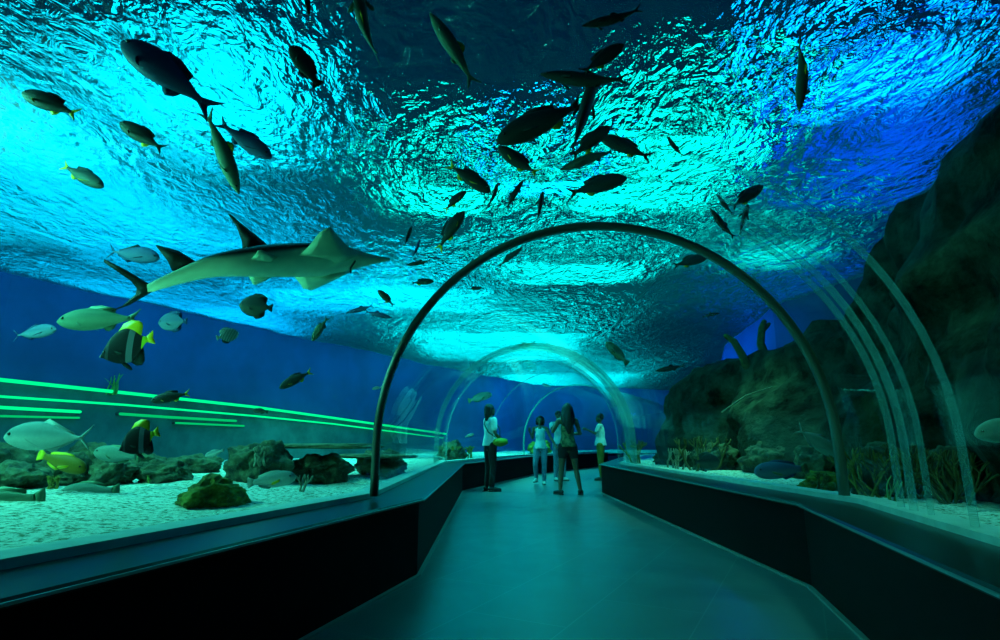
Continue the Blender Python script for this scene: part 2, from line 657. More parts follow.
# the dark seal at the near bend, the far bends' seals and clear seams, then ribs shaped as reflection streaks
struct(arch_rib(RUN[1] + V((0.045, 0)), V((1, 0)), R_IN - 0.035, 0.03, 0.05).build('trim_7', M['ring']))
struct(arch_rib(RUN[2], bend_n(2), R_IN - 0.02, 0.02, 0.03).build('trim_8', M['seam_streak']))
struct(arch_rib(RUN[3], bend_n(3), R_IN - 0.02, 0.03, 0.04).build('trim_9', M['joint_refraction']))
k = 10
for seg, t, hw, mt, part in ((0, 0.835, 0.010, 'seam_streak', (0.60, 1)), (0, 0.90, 0.005, 'seam_streak', (0.64, 1)), (0, 0.932, 0.022, 'seam_streak', (0.66, 1)), (0, 0.958, 0.018, 'seam_streak', (0.68, 1)), (1, 0.875, 0.34, 'joint_refraction', (0, 1)), (2, 0.5, 0.012, 'seam_streak', (0, 1))):  # right-hand half ribs imitate reflection streaks; the wide band imitates refraction at the joint
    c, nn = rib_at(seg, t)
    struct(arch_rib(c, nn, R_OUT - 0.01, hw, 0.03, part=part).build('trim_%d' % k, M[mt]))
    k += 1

# ------------------------------------------------------------------ water surface, sand, tank walls
nx, ny = 170, 270
xs = np.linspace(-10, 12, nx)
ys = np.linspace(-3, 33, ny)
verts = []
for y in ys:
    for x in xs:
        z = H + 0.05 * noise.noise(V((x * 0.9, y * 0.9, 0.3))) + 0.03 * noise.noise(V((x * 2.3, y * 2.3, 4.1)))
        verts.append((x, y, z))
faces = [(j * nx + i, j * nx + i + 1, (j + 1) * nx + i + 1, (j + 1) * nx + i) for j in range(ny - 1) for i in range(nx - 1)]
me = bpy.data.meshes.new('water_surface')
me.from_pydata(verts, [], faces)
me.polygons.foreach_set('use_smooth', [True] * len(me.polygons))
struct(link('water_surface', me, M['water']))


def sand_z(x, y):
    u = abs(lateral(x, y)) - 1.7
    rise = min(1, max(0, u / 2.5))
    return 0.49 + 0.07 * rise + (0.05 * noise.noise(V((x * 0.8, y * 0.8, 2.0))) + 0.02 * noise.noise(V((x * 4, y * 4, 5.0)))) * min(1, max(0, u / 0.5))


step = 0.085
sx = np.arange(-10.0, 9.0, step)
sy = np.arange(-1.0, 30.0, step * 1.6)
lat = {}
verts, keep = [], []
for y in sy:
    for x in sx:
        verts.append((x, y, sand_z(x, y)))
        keep.append(abs(lateral(x, y)) > 1.62)
W = len(sx)
faces = []
for j in range(len(sy) - 1):
    for i in range(W - 1):
        q = (j * W + i, j * W + i + 1, (j + 1) * W + i + 1, (j + 1) * W + i)
        if all(keep[a] for a in q):
            faces.append(q)
for side in (-1, 1):
    fs = [q for q in faces if lateral(verts[q[0]][0], verts[q[0]][1]) * side > 0]
    used = sorted({a for q in fs for a in q})
    remap = {a: b for b, a in enumerate(used)}
    me = bpy.data.meshes.new('sand_bed')
    me.from_pydata([verts[a] for a in used], [], [tuple(remap[a] for a in q) for q in fs])
    me.polygons.foreach_set('use_smooth', [True] * len(me.polygons))
    struct(link('sand_bed', me, M['sand']))

LW = [V((-9.8, 1.0)), V((-7.9, 8.7)), V((-5.8, 13.0)), V((-2.0, 20.5))]
BW = [V((-2.0, 20.5)), V((1.6, 26.5)), V((9.6, 29.5))]


def wall_poly(pts, z0, z1, th, name, m):
    mb = MB()
    rings = []
    for i, p in enumerate(pts):
        d = (pts[min(i + 1, len(pts) - 1)] - pts[max(i - 1, 0)]).normalized()
        n = V((-d.y, d.x))
        q = p + n * th
        rings.append([V((*p, z0)), V((*q, z0)), V((*q, z1)), V((*p, z1))])
    return struct(mb.loft(rings).build(name, m, smooth=False))


wall_poly(LW, 0.3, H + 0.1, 0.3, 'wall_outer_left', M['bluewall'])
wall_poly(BW, 0.3, H + 0.1, 0.3, 'wall_back', M['bluewall'])
wall_poly([V((9.6, 29.5)), V((8.6, 22.0)), V((6.3, 15.5)), V((5.5, 11.0)), V((6.6, 5.0)), V((7.0, -1.0))], 0.3, H + 0.1, 0.3, 'wall_outer_right', M['bluewall'])


def on_wall(px, py, off=0.12):
    """where a pixel's ray meets the left tank wall, a little in front of it"""
    d = ray(px, py)
    for a, b in zip(LW, LW[1:]):
        e = b - a
        den = d.x * e.y - d.y * e.x
        if abs(den) < 1e-9:
            continue
        t = (a.x * e.y - a.y * e.x) / den
        q = V((d.x * t, d.y * t))
        s = (q - a).dot(e) / e.dot(e)
        if t > 0 and -0.15 <= s <= 1.001:
            n = V((e.y, -e.x)).normalized()
            return V((q.x + n.x * off, q.y + n.y * off, EYE + d.z * t))


# painted dado under the topmost tube, standing a little proud of the wall
top = [on_wall(*q, 0.06) for q in ((-420, 330), (-15, 377), (120, 393), (250, 407), (330, 418), (443, 434))]
mb = MB()
mb.loft([[V((p.x, p.y, 0.35)), V((p.x - 0.12, p.y + 0.04, 0.35)), V((p.x - 0.12, p.y + 0.04, p.z - 0.02)), V((p.x, p.y, p.z - 0.02))] for p in top])
struct(mb.build('trim_20', M['dado'], smooth=False))
STRIPS = [
    ([(-200, 357), (-15, 379), (120, 393), (250, 407), (330, 418), (443, 434)], 0.030, 'strip', 'topmost long green light tube along the tank wall'),
    ([(-200, 377), (-15, 396), (120, 405), (250, 416), (330, 424), (440, 438)], 0.02, 'strip', 'second long green light tube, just under the topmost one'),
    ([(-200, 395), (-15, 407), (76, 412)], 0.026, 'strip', 'short green light tube ending beside the lower bannerfish, upper of two'),
    ([(116, 414), (160, 417), (232, 421)], 0.026, 'strip_dim', 'short green light tube running behind the lower bannerfish back'),
    ([(-200, 410), (-15, 416), (75, 418)], 0.018, 'strip_dim', 'short dim green light tube over the silver fish, lowest at that end'),
    ([(172, 423), (240, 426)], 0.020, 'strip_dim', 'short dim green light tube lowest on the wall, past the lower bannerfish'),
]
for pts, r, mt, lab in STRIPS:
    P3 = [on_wall(*p) for p in pts]
    root = empty('light_tube', P3[0])
    mb = MB()
    mb.tube([p - P3[0] for p in P3], r, 8)
    mb.build('tube', M[mt], root)
    for p in (P3[0], P3[-1]):
        q = p - P3[0]
        MB().tube([q + V((-0.02, 0, 0)), q + V((-0.16, 0.03, 0))], r * 1.2, 8).build('bracket', M['bracket'], root)
    tag(root, lab, 'light tube', 'green light tubes on the tank wall')


# ------------------------------------------------------------------ rocks and corals
def rock_mesh(size, seed, sub=5, amp=0.35, freq=1.6, flat=False):
    bm = bmesh.new()
    bmesh.ops.create_icosphere(bm, subdivisions=sub, radius=1)
    for v in bm.verts:
        p = v.co.copy()
        n = noise.fractal(p * freq + V((seed * 7.1, seed * 3.3, seed)), 0.9, 2.1, 5)
        r = noise.noise(p * freq * 0.6 + V((seed, 9, 2)))
        rg = 1 - abs(noise.noise(p * freq * 2.2 + V((seed * 2.0, 1, 7)))) * 2
        c = p * (1 + amp * n + amp * 0.7 * r + 0.28 * amp * rg)
        if flat:
            c.z = math.copysign(min(abs(c.z), 0.55 + 0.1 * n), c.z)
        v.co = V((c.x * size[0], c.y * size[1], c.z * size[2]))
    me = bpy.data.meshes.new('rock')
    bm.to_mesh(me)
    bm.free()
    me.polygons.foreach_set('use_smooth', [True] * len(me.polygons))
    return me


def rock(px, py, Y, size, m, label, seed, name='reef_rock', flat=False, cat='rock', group='reef rocks on the sand', rz=None, lift=0.0, amp=0.35, base=None):
    p = at(px, py, Y)
    if base is None:
        base = sand_z(p.x, p.y) + size[2] * 0.45 + lift
    o = link(name, rock_mesh(size, seed, amp=amp, flat=flat), M[m])
    o.location = (p.x, p.y, base)
    o.rotation_euler = (0, 0, seed * 1.3 if rz is None else rz)
    tag(o, label, cat, group)
    return o


rock(213, 491, 4.2, (0.225, 0.17, 0.13), 'moss', 'mossy green boulder alone on the pale sand', 1, 'mossy_boulder', group=None)
for a in (
    (14, 482, 5.0, (0.30, 0.20, 0.13), 'rock', 'dark reef rock on the sand just above the large green fish', 2),
    (62, 478, 5.5, (0.27, 0.20, 0.17), 'rock', 'reef rock under the yellow green fish', 3),
    (112, 476, 5.7, (0.28, 0.20, 0.17), 'rock', 'reef rock right under the lower bannerfish', 4),
    (162, 479, 5.9, (0.24, 0.20, 0.13), 'rock', 'low grey rock at the end of the reef heap, nearest the mossy boulder', 5),
    (20, 466, 6.4, (0.36, 0.25, 0.24), 'rock', 'rear reef rock under the big silver fish', 6),
    (82, 464, 6.9, (0.34, 0.25, 0.26), 'rock', 'rear reef rock behind the pale green fish', 7),
    (136, 466, 7.1, (0.30, 0.24, 0.20), 'rock', 'small rear reef rock with seaweed, behind the lower bannerfish tail', 8),
    (-32, 470, 5.9, (0.30, 0.25, 0.24), 'rock', 'reef rock cut by the edge of the view under the light tubes', 9),
    (196, 468, 7.4, (0.28, 0.22, 0.15), 'rock', 'hazy low rock behind the mossy boulder', 10),
):
    rock(*a)
# layered slabs beyond the mossy boulder
for a in (
    (258, 470, 6.2, (0.30, 0.26, 0.27), 'rock', 'knobbly rock crest above the mossy boulder', 12),
    (322, 472, 6.8, (0.40, 0.26, 0.20), 'rock', 'dark rock under the flat ledge, behind the parrotfish', 13),
    (384, 468, 7.6, (0.36, 0.26, 0.20), 'rock', 'dark rock seen through the near dark seal ring foot', 14),
):
    rock(*a)
rock(318, 446, 6.6, (0.72, 0.30, 0.05), 'slab', 'long flat green rock ledge lying over the dark rocks', 15, 'rock_ledge', True, 'rock ledge', 'flat rock ledges', rz=-0.08, amp=0.12, base=at(318, 446, 6.6).z)
rock(378, 456, 7.4, (0.50, 0.28, 0.045), 'slab', 'shorter flat rock ledge below and behind the long ledge', 16, 'rock_ledge', True, 'rock ledge', 'flat rock ledges', rz=-0.1, amp=0.12, base=at(378, 456, 7.4).z)
# far side of the hall, along the second stretch
for a in (
    (452, 447, 14.0, (0.3, 0.5, 0.3), 'rock', 'small dark rock beside the far green panel edge', 17),
    (540, 440, 21.5, (0.7, 0.4, 0.30), 'moss', 'dark green rock beyond the farthest arch', 18),
):
    rock(*a)


def wall_rock(side_pts, name):
    """the tall rockwork on the right: a thick displaced sheet whose top edge sinks with distance"""
    rows, n = [], 26
    m = 120
    verts, faces = [], []
    for i in range(m):
        t = i / (m - 1)
        y = 1.0 + 15.0 * t
        top = np.interp(y, [1, 4.6, 5.6, 6.4, 7.4, 8.6, 9.8, 11.0, 12.4, 14, 16], [5.2, 4.6, 3.95, 3.3, 2.7, 2.45, 2.45, 2.3, 1.85, 1.3, 0.7])
        x0 = np.interp(y, [1, 4, 6.4, 8, 10, 12, 14, 16], [3.3, 3.75, 4.2, 4.05, 3.5, 3.4, 4.1, 5.4])
        top += 0.25 * noise.noise(V((y * 1.3, 3, 1)))
        for j in range(n):
            s = j / (n - 1)
            z = 0.35 + (top - 0.35) * min(1, s / 0.8)
            back = 0.0 if s <= 0.8 else (s - 0.8) / 0.2 * 0.5
            lean = 0.9 * (min(1, s / 0.8)) ** 1.6
            p = V((x0 - 0.35 + lean + back, y, z))
            d = noise.fractal(V((y * 0.8, z * 0.9, 1.7)), 0.9, 2.1, 5) * 0.42 + noise.noise(V((y * 0.35, z * 1.4, 6))) * 0.3
            p.x -= d * (1 if s < 0.8 else 0.6)
            p.z += 0.3 * d * (s > 0.5)
            while clearance(p) < 0.12:
                p.x += 0.05
            verts.append(p)
    for i in range(m - 1):
        for j in range(n - 1):
            faces.append((i * n + j, i * n + j + 1, (i + 1) * n + j + 1, (i + 1) * n + j))
    mb = MB().add(verts, faces)
    return mb


struct(wall_rock(None, 'rock').build('wall_rockwork', M['rockwall']))

for a in (
    (714, 450, 8.8, (0.32, 0.28, 0.25), 'rock', 'dark reef rock behind the small dark round fish', 21),
    (672, 448, 11.4, (0.32, 0.30, 0.24), 'rock', 'reef rock with coral beside the second stretch, farthest of the row', 22),
    (768, 450, 7.7, (0.32, 0.26, 0.26), 'rock', 'reef rock behind the blue parrotfish head', 23),
    (824, 472, 5.7, (0.22, 0.17, 0.12), 'moss', 'brown green rock between the blue parrotfish and the seal ring', 24),
    (818, 452, 6.7, (0.30, 0.24, 0.26), 'rock', 'dark rock under the pale diving fish', 25),
    (883, 474, 4.9, (0.24, 0.22, 0.26), 'rock', 'dark coral-grown rock past the seal ring, under the pale streaks', 26),
    (945, 474, 4.5, (0.24, 0.22, 0.24), 'rock', 'dark coral-grown rock nearest the pale round fish', 27),
    (908, 452, 5.5, (0.26, 0.22, 0.36), 'rock', 'tall dark rock behind the yellow coral bushes', 28),
):
    rock(*a, group='rocks along the rockwork')


def coral_branch(name, px, py, Y, h, n, m, label, seed, spread=0.5, r=0.014, cat='coral', group='branching corals', base=None):
    rnd = random.Random(seed)
    p = at(px, py, Y)
    z0 = sand_z(p.x, p.y) - 0.03 if base is None else base
    mb = MB()

    def grow(q, d, L, rad, lev):
        e = q + d * L
        mid = (q + e) / 2 + V((rnd.uniform(-1, 1), rnd.uniform(-1, 1), 0)) * L * 0.12
        mb.tube([q, mid, e], [rad, rad * 0.85, rad * 0.7], 6)
        if lev > 0:
            for _ in range(rnd.choice((2, 3))):
                nd = (d + V((rnd.uniform(-1, 1), rnd.uniform(-1, 1), rnd.uniform(-0.2, 0.7))) * 0.75).normalized()
                grow(e, nd, L * 0.68, rad * 0.72, lev - 1)
    for _ in range(n):
        d = V((rnd.uniform(-1, 1) * spread, rnd.uniform(-1, 1) * spread, 1)).normalized()
        grow(V((rnd.uniform(-1, 1) * h * 0.25, rnd.uniform(-1, 1) * h * 0.25, 0)), d, h * 0.42, r, 2)
    o = mb.build(name, M[m])
    o.location = (p.x, p.y, z0)
    tag(o, label, cat, group)
    return o


def weed(px, py, Y, h, n, m, label, seed, base=None):
    rnd = random.Random(seed)
    p = at(px, py, Y)
    z0 = sand_z(p.x, p.y) if base is None else base
    mb = MB()
    for _ in range(n):
        a = rnd.uniform(0, 2 * PI)
        q = V((math.cos(a), math.sin(a), 0)) * rnd.uniform(0, h * 0.2)
        lean = V((rnd.uniform(-1, 1), rnd.uniform(-1, 1), 0)) * 0.35 * h
        hh = h * rnd.uniform(0.6, 1)
        rings = []
        for k in range(7):
            s = k / 6
            c = q + lean * s * s + V((0.04 * h * math.sin(5 * s + a), 0, hh * s))
            w = 0.05 * h * (1 - 0.8 * s) + 0.003
            dx = V((math.cos(a), math.sin(a), 0)) * w
            dy = V((-math.sin(a), math.cos(a), 0)) * w * 0.25
            rings.append([c - dx, c - dy, c + dx, c + dy])
        mb.loft(rings)
    o = mb.build('seaweed', M[m])
    o.location = (p.x, p.y, z0)
    tag(o, label, 'seaweed', 'seaweed tufts')
    return o


coral_branch('branching_coral', 868, 470, 4.7, 0.50, 9, 'coral_y', 'yellow green branching coral just past the seal ring foot', 1, spread=1.0, r=0.012)
coral_branch('branching_coral', 910, 470, 4.45, 0.52, 13, 'coral_b', 'brown branching coral bush between the two pairs of pale streaks', 2, spread=1.0, r=0.012)
coral_branch('branching_coral', 952, 480, 4.15, 0.46, 12, 'coral_b', 'dark brown branching coral bush nearest the pale round fish', 3, spread=1.0, r=0.011)
coral_branch('branching_coral', 640, 455, 10.5, 0.60, 6, 'coral_y', 'yellow green coral bush farthest along the rockwork sand', 4, r=0.022)
coral_branch('branching_coral', 672, 452, 9.0, 0.45, 5, 'coral_p', 'pale coral bush between the farthest coral and the dark round fish', 5, r=0.02)
coral_branch('branching_coral', 700, 440, 8.6, 0.62, 5, 'coral_b', 'tall brown coral standing above the small dark round fish', 6, r=0.022)
coral_branch('branching_coral', 815, 470, 5.6, 0.24, 6, 'coral_b', 'low brown coral beside the blue parrotfish tail', 7, r=0.015)
coral_branch('branching_coral', 307, 470, 5.4, 0.22, 2, 'coral_p', 'pale forked coral beside the parrotfish head', 8, r=0.016)
coral_branch('branching_coral', 55, 485, 4.9, 0.16, 6, 'coral_y', 'low yellow green coral on the sand before the reef heap', 9, r=0.012)
coral_branch('branching_coral', 455, 447, 13.6, 0.45, 5, 'coral_y', 'small yellow green coral behind the woman in the white shirt', 10, r=0.022)
coral_branch('branching_coral', 470, 450, 15.2, 0.4, 5, 'coral_y', 'yellow green coral bush just before the woman with the bag', 12, r=0.022)
coral_branch('branching_coral', 262, 452, 5.9, 0.22, 5, 'coral_p', 'pale knobbly coral crown on the rock crest above the boulder', 13, r=0.016, base=0.72)
pw = on_wall(108, 392, 0.1)
wd = weed(108, 392, 6, 0.42, 9, 'weed', 'green seaweed-like reflection shape on the tank wall at the topmost light tube', 3, base=pw.z - 0.05)
wd.location = pw - V((0, 0, 0.05))  # blades modelled in place of a reflection on the wall
weed(152, 470, 5.7, 0.16, 6, 'weed', 'small seaweed tuft at the end of the reef heap', 4)
weed(892, 500, 4.3, 0.22, 7, 'weed', 'short seaweed tuft on the sand by the pale streaks', 6)
# brown branches sticking up from the rockwork's crest
for px, py, Y, tip, lab, sd in ((742, 350, 9.4, (726, 336), 'thick dark sponge stalk leaning from the rockwork crest', 1), (760, 338, 9.4, (764, 322), 'forked dark coral twig upright on the rockwork crest', 2)):
    a, b = at(px, py, Y), at(*tip, Y)
    mb = MB().tube([V((0.1, 0, -0.45)), V((0, 0, -0.1)), (b - a) * 0.5 + V((0, 0, 0.03)), b - a], [0.08, 0.07, 0.06, 0.045], 8)
    if sd == 2:
        mb.tube([(b - a) * 0.4, (b - a) * 0.8 + V((0.1, 0, 0.02))], [0.05, 0.03], 8)
    o = mb.build('coral_stalk', M['coral_b'])
    o.location = a
    tag(o, lab, 'coral', 'corals on the rockwork crest')
a, b = at(722, 412, 8.0), at(772, 387, 7.9)
o = MB().tube([V((0, 0, 0)), (b - a) * 0.5 + V((0, 0, 0.06)), b - a], [0.012, 0.012, 0.008], 6).build('sea_whip', M['coral_p'])
o.location = a
tag(o, 'thin pale curved sea whip against the dark rockwork', 'coral')


# ------------------------------------------------------------------ fish
def body_mesh(prof, n=16, bend=0.0, name='body'):
    """prof: (x, centre z, half height, half width), nose first"""
    P = np.array(prof, float)
    xs_ = np.linspace(P[0, 0], P[-1, 0], 30)
    # denser at the nose
    t = np.linspace(0, 1, 30) ** 1.25
    xs_ = P[0, 0] + (P[-1, 0] - P[0, 0]) * t
    order = np.argsort(P[:, 0])
    rings = []
    for x in xs_:
        zc, hh, ww = (np.interp(x, P[order, 0], P[order, c]) for c in (1, 2, 3))
        yb = bend * (x - 0.1) ** 2 * (1 if x < 0.1 else 0)
        ring = []
        for k_ in range(n):
            a_ = 2 * PI * k_ / n
            c_, s_ = math.cos(a_), math.sin(a_)
            ring.append(V((x, yb + ww * math.copysign(abs(c_) ** 0.9, c_), zc + hh * s_)))
        rings.append(ring)
    return MB().loft(rings).mesh(name)


def smooth_prof(pts, k=40):
    """resample a profile with a smooth curve through its points"""
    P = np.array(pts, float)
    s = np.concatenate([[0], np.cumsum(np.abs(np.diff(P[:, 0])))])
    out = []
    for t in np.linspace(0, s[-1], k):
        i = min(len(s) - 2, int(np.searchsorted(s, t, 'right') - 1))
        a = (t - s[i]) / (s[i + 1] - s[i])
        p0, p1, p2, p3 = P[max(i - 1, 0)], P[i], P[i + 1], P[min(i + 2, len(P) - 1)]
        q = 0.5 * ((2 * p1) + (-p0 + p2) * a + (2 * p0 - 5 * p1 + 4 * p2 - p3) * a * a + (-p0 + 3 * p1 - 3 * p2 + p3) * a ** 3)
        q[2:] = np.maximum(q[2:], 0.003)
        out.append(tuple(q))
    return out


def fin_mesh(LE, TE, nrm, t, name, bend=0.0):
    """a fin between its leading and trailing edge (root to tip), lens-shaped in section"""
    rings = []
    N = len(LE)
    for i, (a, b) in enumerate(zip(LE, TE)):
        a, b = V(a), V(b)
        th = t * (1 - 0.8 * i / max(1, N - 1))
        nn = V(nrm) * th
        ring = [a, a.lerp(b, 0.35) + nn, b, a.lerp(b, 0.35) - nn]
        if bend:
            for q in ring:
                q.y += bend * (q.x - 0.1) ** 2 * (1 if q.x < 0.1 else 0)
        rings.append(ring)
    return MB().loft(rings).mesh(name)


def eye_mesh(r):
    return MB().ball((0, 0, 0), r, 10, 6).mesh('eye')


KINDS = {}


def make_kind(key, prof, tail, dorsal, anal, pect, mats, bend=0.0, eye=None, extra=()):
    """store the meshes of one kind of fish (unit length, nose at +x)"""
    d = [('body', body_mesh(smooth_prof(prof), bend=bend), mats[0], None)]
    d.append(('tail_fin', fin_mesh(*tail, (0, 1, 0), 0.012, 'tail_fin', bend), mats[1], None))
    if dorsal:
        d.append(('dorsal_fin', fin_mesh(*dorsal, (0, 1, 0), 0.010, 'dorsal_fin', bend), mats[2], None))
    if anal:
        d.append(('anal_fin', fin_mesh(*anal, (0, 1, 0), 0.008, 'anal_fin', bend), mats[3], None))
    small = list(d)
    if pect:
        LE, TE = pect
        for s in (1, -1):
            f = lambda q: (q[0], s * q[1], q[2])
            d.append(('pectoral_fin', fin_mesh([f(q) for q in LE], [f(q) for q in TE], (0, 0.3, 1), 0.006, 'pectoral_fin'), mats[4] if len(mats) > 4 else mats[1], None))
    if eye:
        ex, ey, ez, er = eye
        em = eye_mesh(er)
        for s in (1, -1):
            d.append(('eye', em, 'eye', (ex, s * ey, ez)))
    d += list(extra)
    small += list(extra)
    KINDS[key] = (d, small)
    for nm, me_, mt, _ in d:
        if not me_.materials:
            me_.materials.append(M[mt])


def fork(x0, x1, zr, zt, notch, zc=0.0):
    """a forked tail: leading edge runs over the upper lobe, trailing edge mirrors below"""
    # rings from the upper tip through the root to the lower tip
    LE = [(x1, 0, zc + zt), (x1 + (x0 - x1) * 0.45, 0, zc + zt * 0.62), (x0, 0, zc + zr), (x0 + 0.01, 0, zc), (x0, 0, zc - zr), (x1 + (x0 - x1) * 0.45, 0, zc - zt * 0.62), (x1, 0, zc - zt)]
    TE = [(x1 - 0.002, 0, zc + zt * 0.98), (x1 + notch * 0.35, 0, zc + zt * 0.55), (x1 + notch * 0.85, 0, zc + zt * 0.18), (x1 + notch, 0, zc), (x1 + notch * 0.85, 0, zc - zt * 0.18), (x1 + notch * 0.35, 0, zc - zt * 0.55), (x1 - 0.002, 0, zc - zt * 0.98)]
    return LE, TE


SNAP = [(0.5, -0.01, 0.006, 0.004), (0.46, -0.005, 0.05, 0.03), (0.38, 0.0, 0.095, 0.055), (0.25, 0.005, 0.13, 0.07), (0.1, 0.005, 0.138, 0.07), (-0.08, 0.0, 0.11, 0.055), (-0.22, 0.0, 0.065, 0.034), (-0.32, 0.0, 0.034, 0.018), (-0.38, 0.0, 0.032, 0.01)]
SNAP_D = ([(0.20, 0, 0.12), (0.10, 0, 0.17), (-0.02, 0, 0.175), (-0.12, 0, 0.15)], [(-0.20, 0, 0.06), (-0.20, 0, 0.08), (-0.20, 0, 0.11), (-0.20, 0, 0.13)])
SNAP_A = ([(-0.06, 0, -0.10), (-0.10, 0, -0.14), (-0.14, 0, -0.155)], [(-0.23, 0, -0.05), (-0.22, 0, -0.08), (-0.20, 0, -0.12)])
SNAP_P = ([(0.24, 0.055, -0.03), (0.17, 0.12, -0.07), (0.10, 0.16, -0.10)], [(0.19, 0.055, -0.055), (0.11, 0.10, -0.10), (0.08, 0.15, -0.11)])
TAIL = fork(-0.36, -0.5, 0.034, 0.115, 0.07)
for key, bm_, mats in (
    ('snapper_dark', 0.0, ('f_dark', 'fin_dark', 'fin_dark', 'fin_yellow')),
    ('snapper_bent', 0.55, ('f_dark', 'fin_yellow', 'fin_dark', 'fin_yellow')),
    ('snapper_yellow', 0.0, ('f_dark', 'fin_yellow', 'fin_dark', 'fin_yellow')),
    ('snapper_blue', -0.4, ('f_blue', 'fin_blue', 'fin_blue', 'fin_blue')),
    ('snapper_green', 0.0, ('f_green', 'fin_green', 'fin_green', 'fin_green')),
):
    make_kind(key, SNAP, TAIL, SNAP_D, SNAP_A, SNAP_P, mats, bm_, (0.40, 0.052, 0.022, 0.016))
# long slim fish seen overhead
SLIM = [(0.5, 0, 0.006, 0.005), (0.44, 0, 0.03, 0.024), (0.32, 0, 0.062, 0.05), (0.12, 0, 0.085, 0.065), (-0.08, 0, 0.076, 0.054), (-0.26, 0, 0.042, 0.028), (-0.36, 0, 0.02, 0.012), (-0.4, 0, 0.02, 0.008)]
SLIM_D = ([(0.05, 0, 0.075), (-0.02, 0, 0.12), (-0.06, 0, 0.13)], [(-0.14, 0, 0.05), (-0.12, 0, 0.09), (-0.09, 0, 0.12)])
SLIM_A = ([(-0.10, 0, -0.06), (-0.15, 0, -0.10)], [(-0.22, 0, -0.04), (-0.19, 0, -0.085)])
SLIM_P = ([(0.26, 0.05, -0.02), (0.20, 0.11, -0.04), (0.15, 0.14, -0.05)], [(0.21, 0.05, -0.04), (0.14, 0.09, -0.06), (0.13, 0.13, -0.06)])
SLIM_T = fork(-0.38, -0.5, 0.022, 0.09, 0.07)
for key, bm_, mats in (
    ('slim_dark', 0.4, ('f_dark', 'fin_dark', 'fin_dark', 'fin_dark')),
    ('slim_green', -0.3, ('f_green', 'fin_green', 'fin_yellow', 'fin_green')),
    ('slim_blue', 0.3, ('f_blue', 'fin_blue', 'fin_blue', 'fin_blue')),
):
    make_kind(key, SLIM, SLIM_T, SLIM_D, SLIM_A, SLIM_P, mats, bm_, (0.42, 0.03, 0.012, 0.012))
# deep silver trevally
TREV = [(0.5, -0.015, 0.006, 0.004), (0.46, -0.005, 0.06, 0.03), (0.37, 0.005, 0.115, 0.05), (0.22, 0.01, 0.155, 0.06), (0.06, 0.008, 0.155, 0.055), (-0.12, 0.0, 0.105, 0.04), (-0.27, 0.0, 0.042, 0.02), (-0.35, 0.0, 0.018, 0.012), (-0.39, 0, 0.02, 0.008)]
TREV_D = ([(0.10, 0, 0.155), (0.02, 0, 0.205), (-0.06, 0, 0.16), (-0.2, 0, 0.09)], [(-0.30, 0, 0.03), (-0.30, 0, 0.04), (-0.30, 0, 0.045), (-0.30, 0, 0.05)])
TREV_A = ([(0.0, 0, -0.14), (-0.08, 0, -0.17), (-0.18, 0, -0.10)], [(-0.30, 0, -0.03), (-0.30, 0, -0.04), (-0.30, 0, -0.05)])
TREV_P = ([(0.22, 0.055, -0.02), (0.12, 0.09, -0.06), (0.02, 0.10, -0.10)], [(0.18, 0.055, -0.05), (0.08, 0.08, -0.085), (0.01, 0.098, -0.11)])
TREV_T = fork(-0.37, -0.5, 0.022, 0.15, 0.095)
for key, mats in (('trevally_silver', ('f_silver', 'fin_silver', 'fin_silver', 'fin_silver')), ('trevally_slate', ('f_slate', 'fin_blue', 'fin_blue', 'fin_blue')), ('trevally_blue', ('f_blue', 'fin_blue', 'fin_dark', 'fin_blue')), ('trevally_pale', ('f_pale', 'fin_silver', 'fin_silver', 'fin_silver'))):
    make_kind(key, TREV, TREV_T, TREV_D, TREV_A, TREV_P, mats, 0.0, (0.41, 0.043, 0.025, 0.018))
# blunt wrasse / parrotfish with a rounded tail
PAR = [(0.5, -0.01, 0.01, 0.008), (0.47, 0, 0.065, 0.04), (0.38, 0.005, 0.125, 0.07), (0.22, 0.005, 0.155, 0.08), (0.02, 0, 0.145, 0.07), (-0.16, 0, 0.10, 0.045), (-0.30, 0, 0.06, 0.024), (-0.37, 0, 0.055, 0.012)]
PAR_T = ([(-0.35, 0, 0.055), (-0.43, 0, 0.09), (-0.5, 0, 0.105)][::1], None)
PAR_T = ([(-0.48, 0, 0.115), (-0.35, 0, 0.055), (-0.34, 0, 0.0), (-0.35, 0, -0.055), (-0.48, 0, -0.115)], [(-0.485, 0, 0.11), (-0.495, 0, 0.06), (-0.5, 0, 0.0), (-0.495, 0, -0.06), (-0.485, 0, -0.11)])
PAR_D = ([(0.25, 0, 0.14), (0.15, 0, 0.185), (0.0, 0, 0.185), (-0.15, 0, 0.15)], [(-0.27, 0, 0.06), (-0.27, 0, 0.08), (-0.27, 0, 0.10), (-0.26, 0, 0.115)])
PAR_A = ([(0.0, 0, -0.14), (-0.06, 0, -0.175), (-0.16, 0, -0.15)], [(-0.28, 0, -0.06), (-0.27, 0, -0.08), (-0.26, 0, -0.11)])
PAR_P = ([(0.22, 0.07, 0.0), (0.15, 0.12, -0.02), (0.07, 0.15, -0.05)], [(0.19, 0.07, -0.05), (0.09, 0.11, -0.10), (0.04, 0.13, -0.09)])
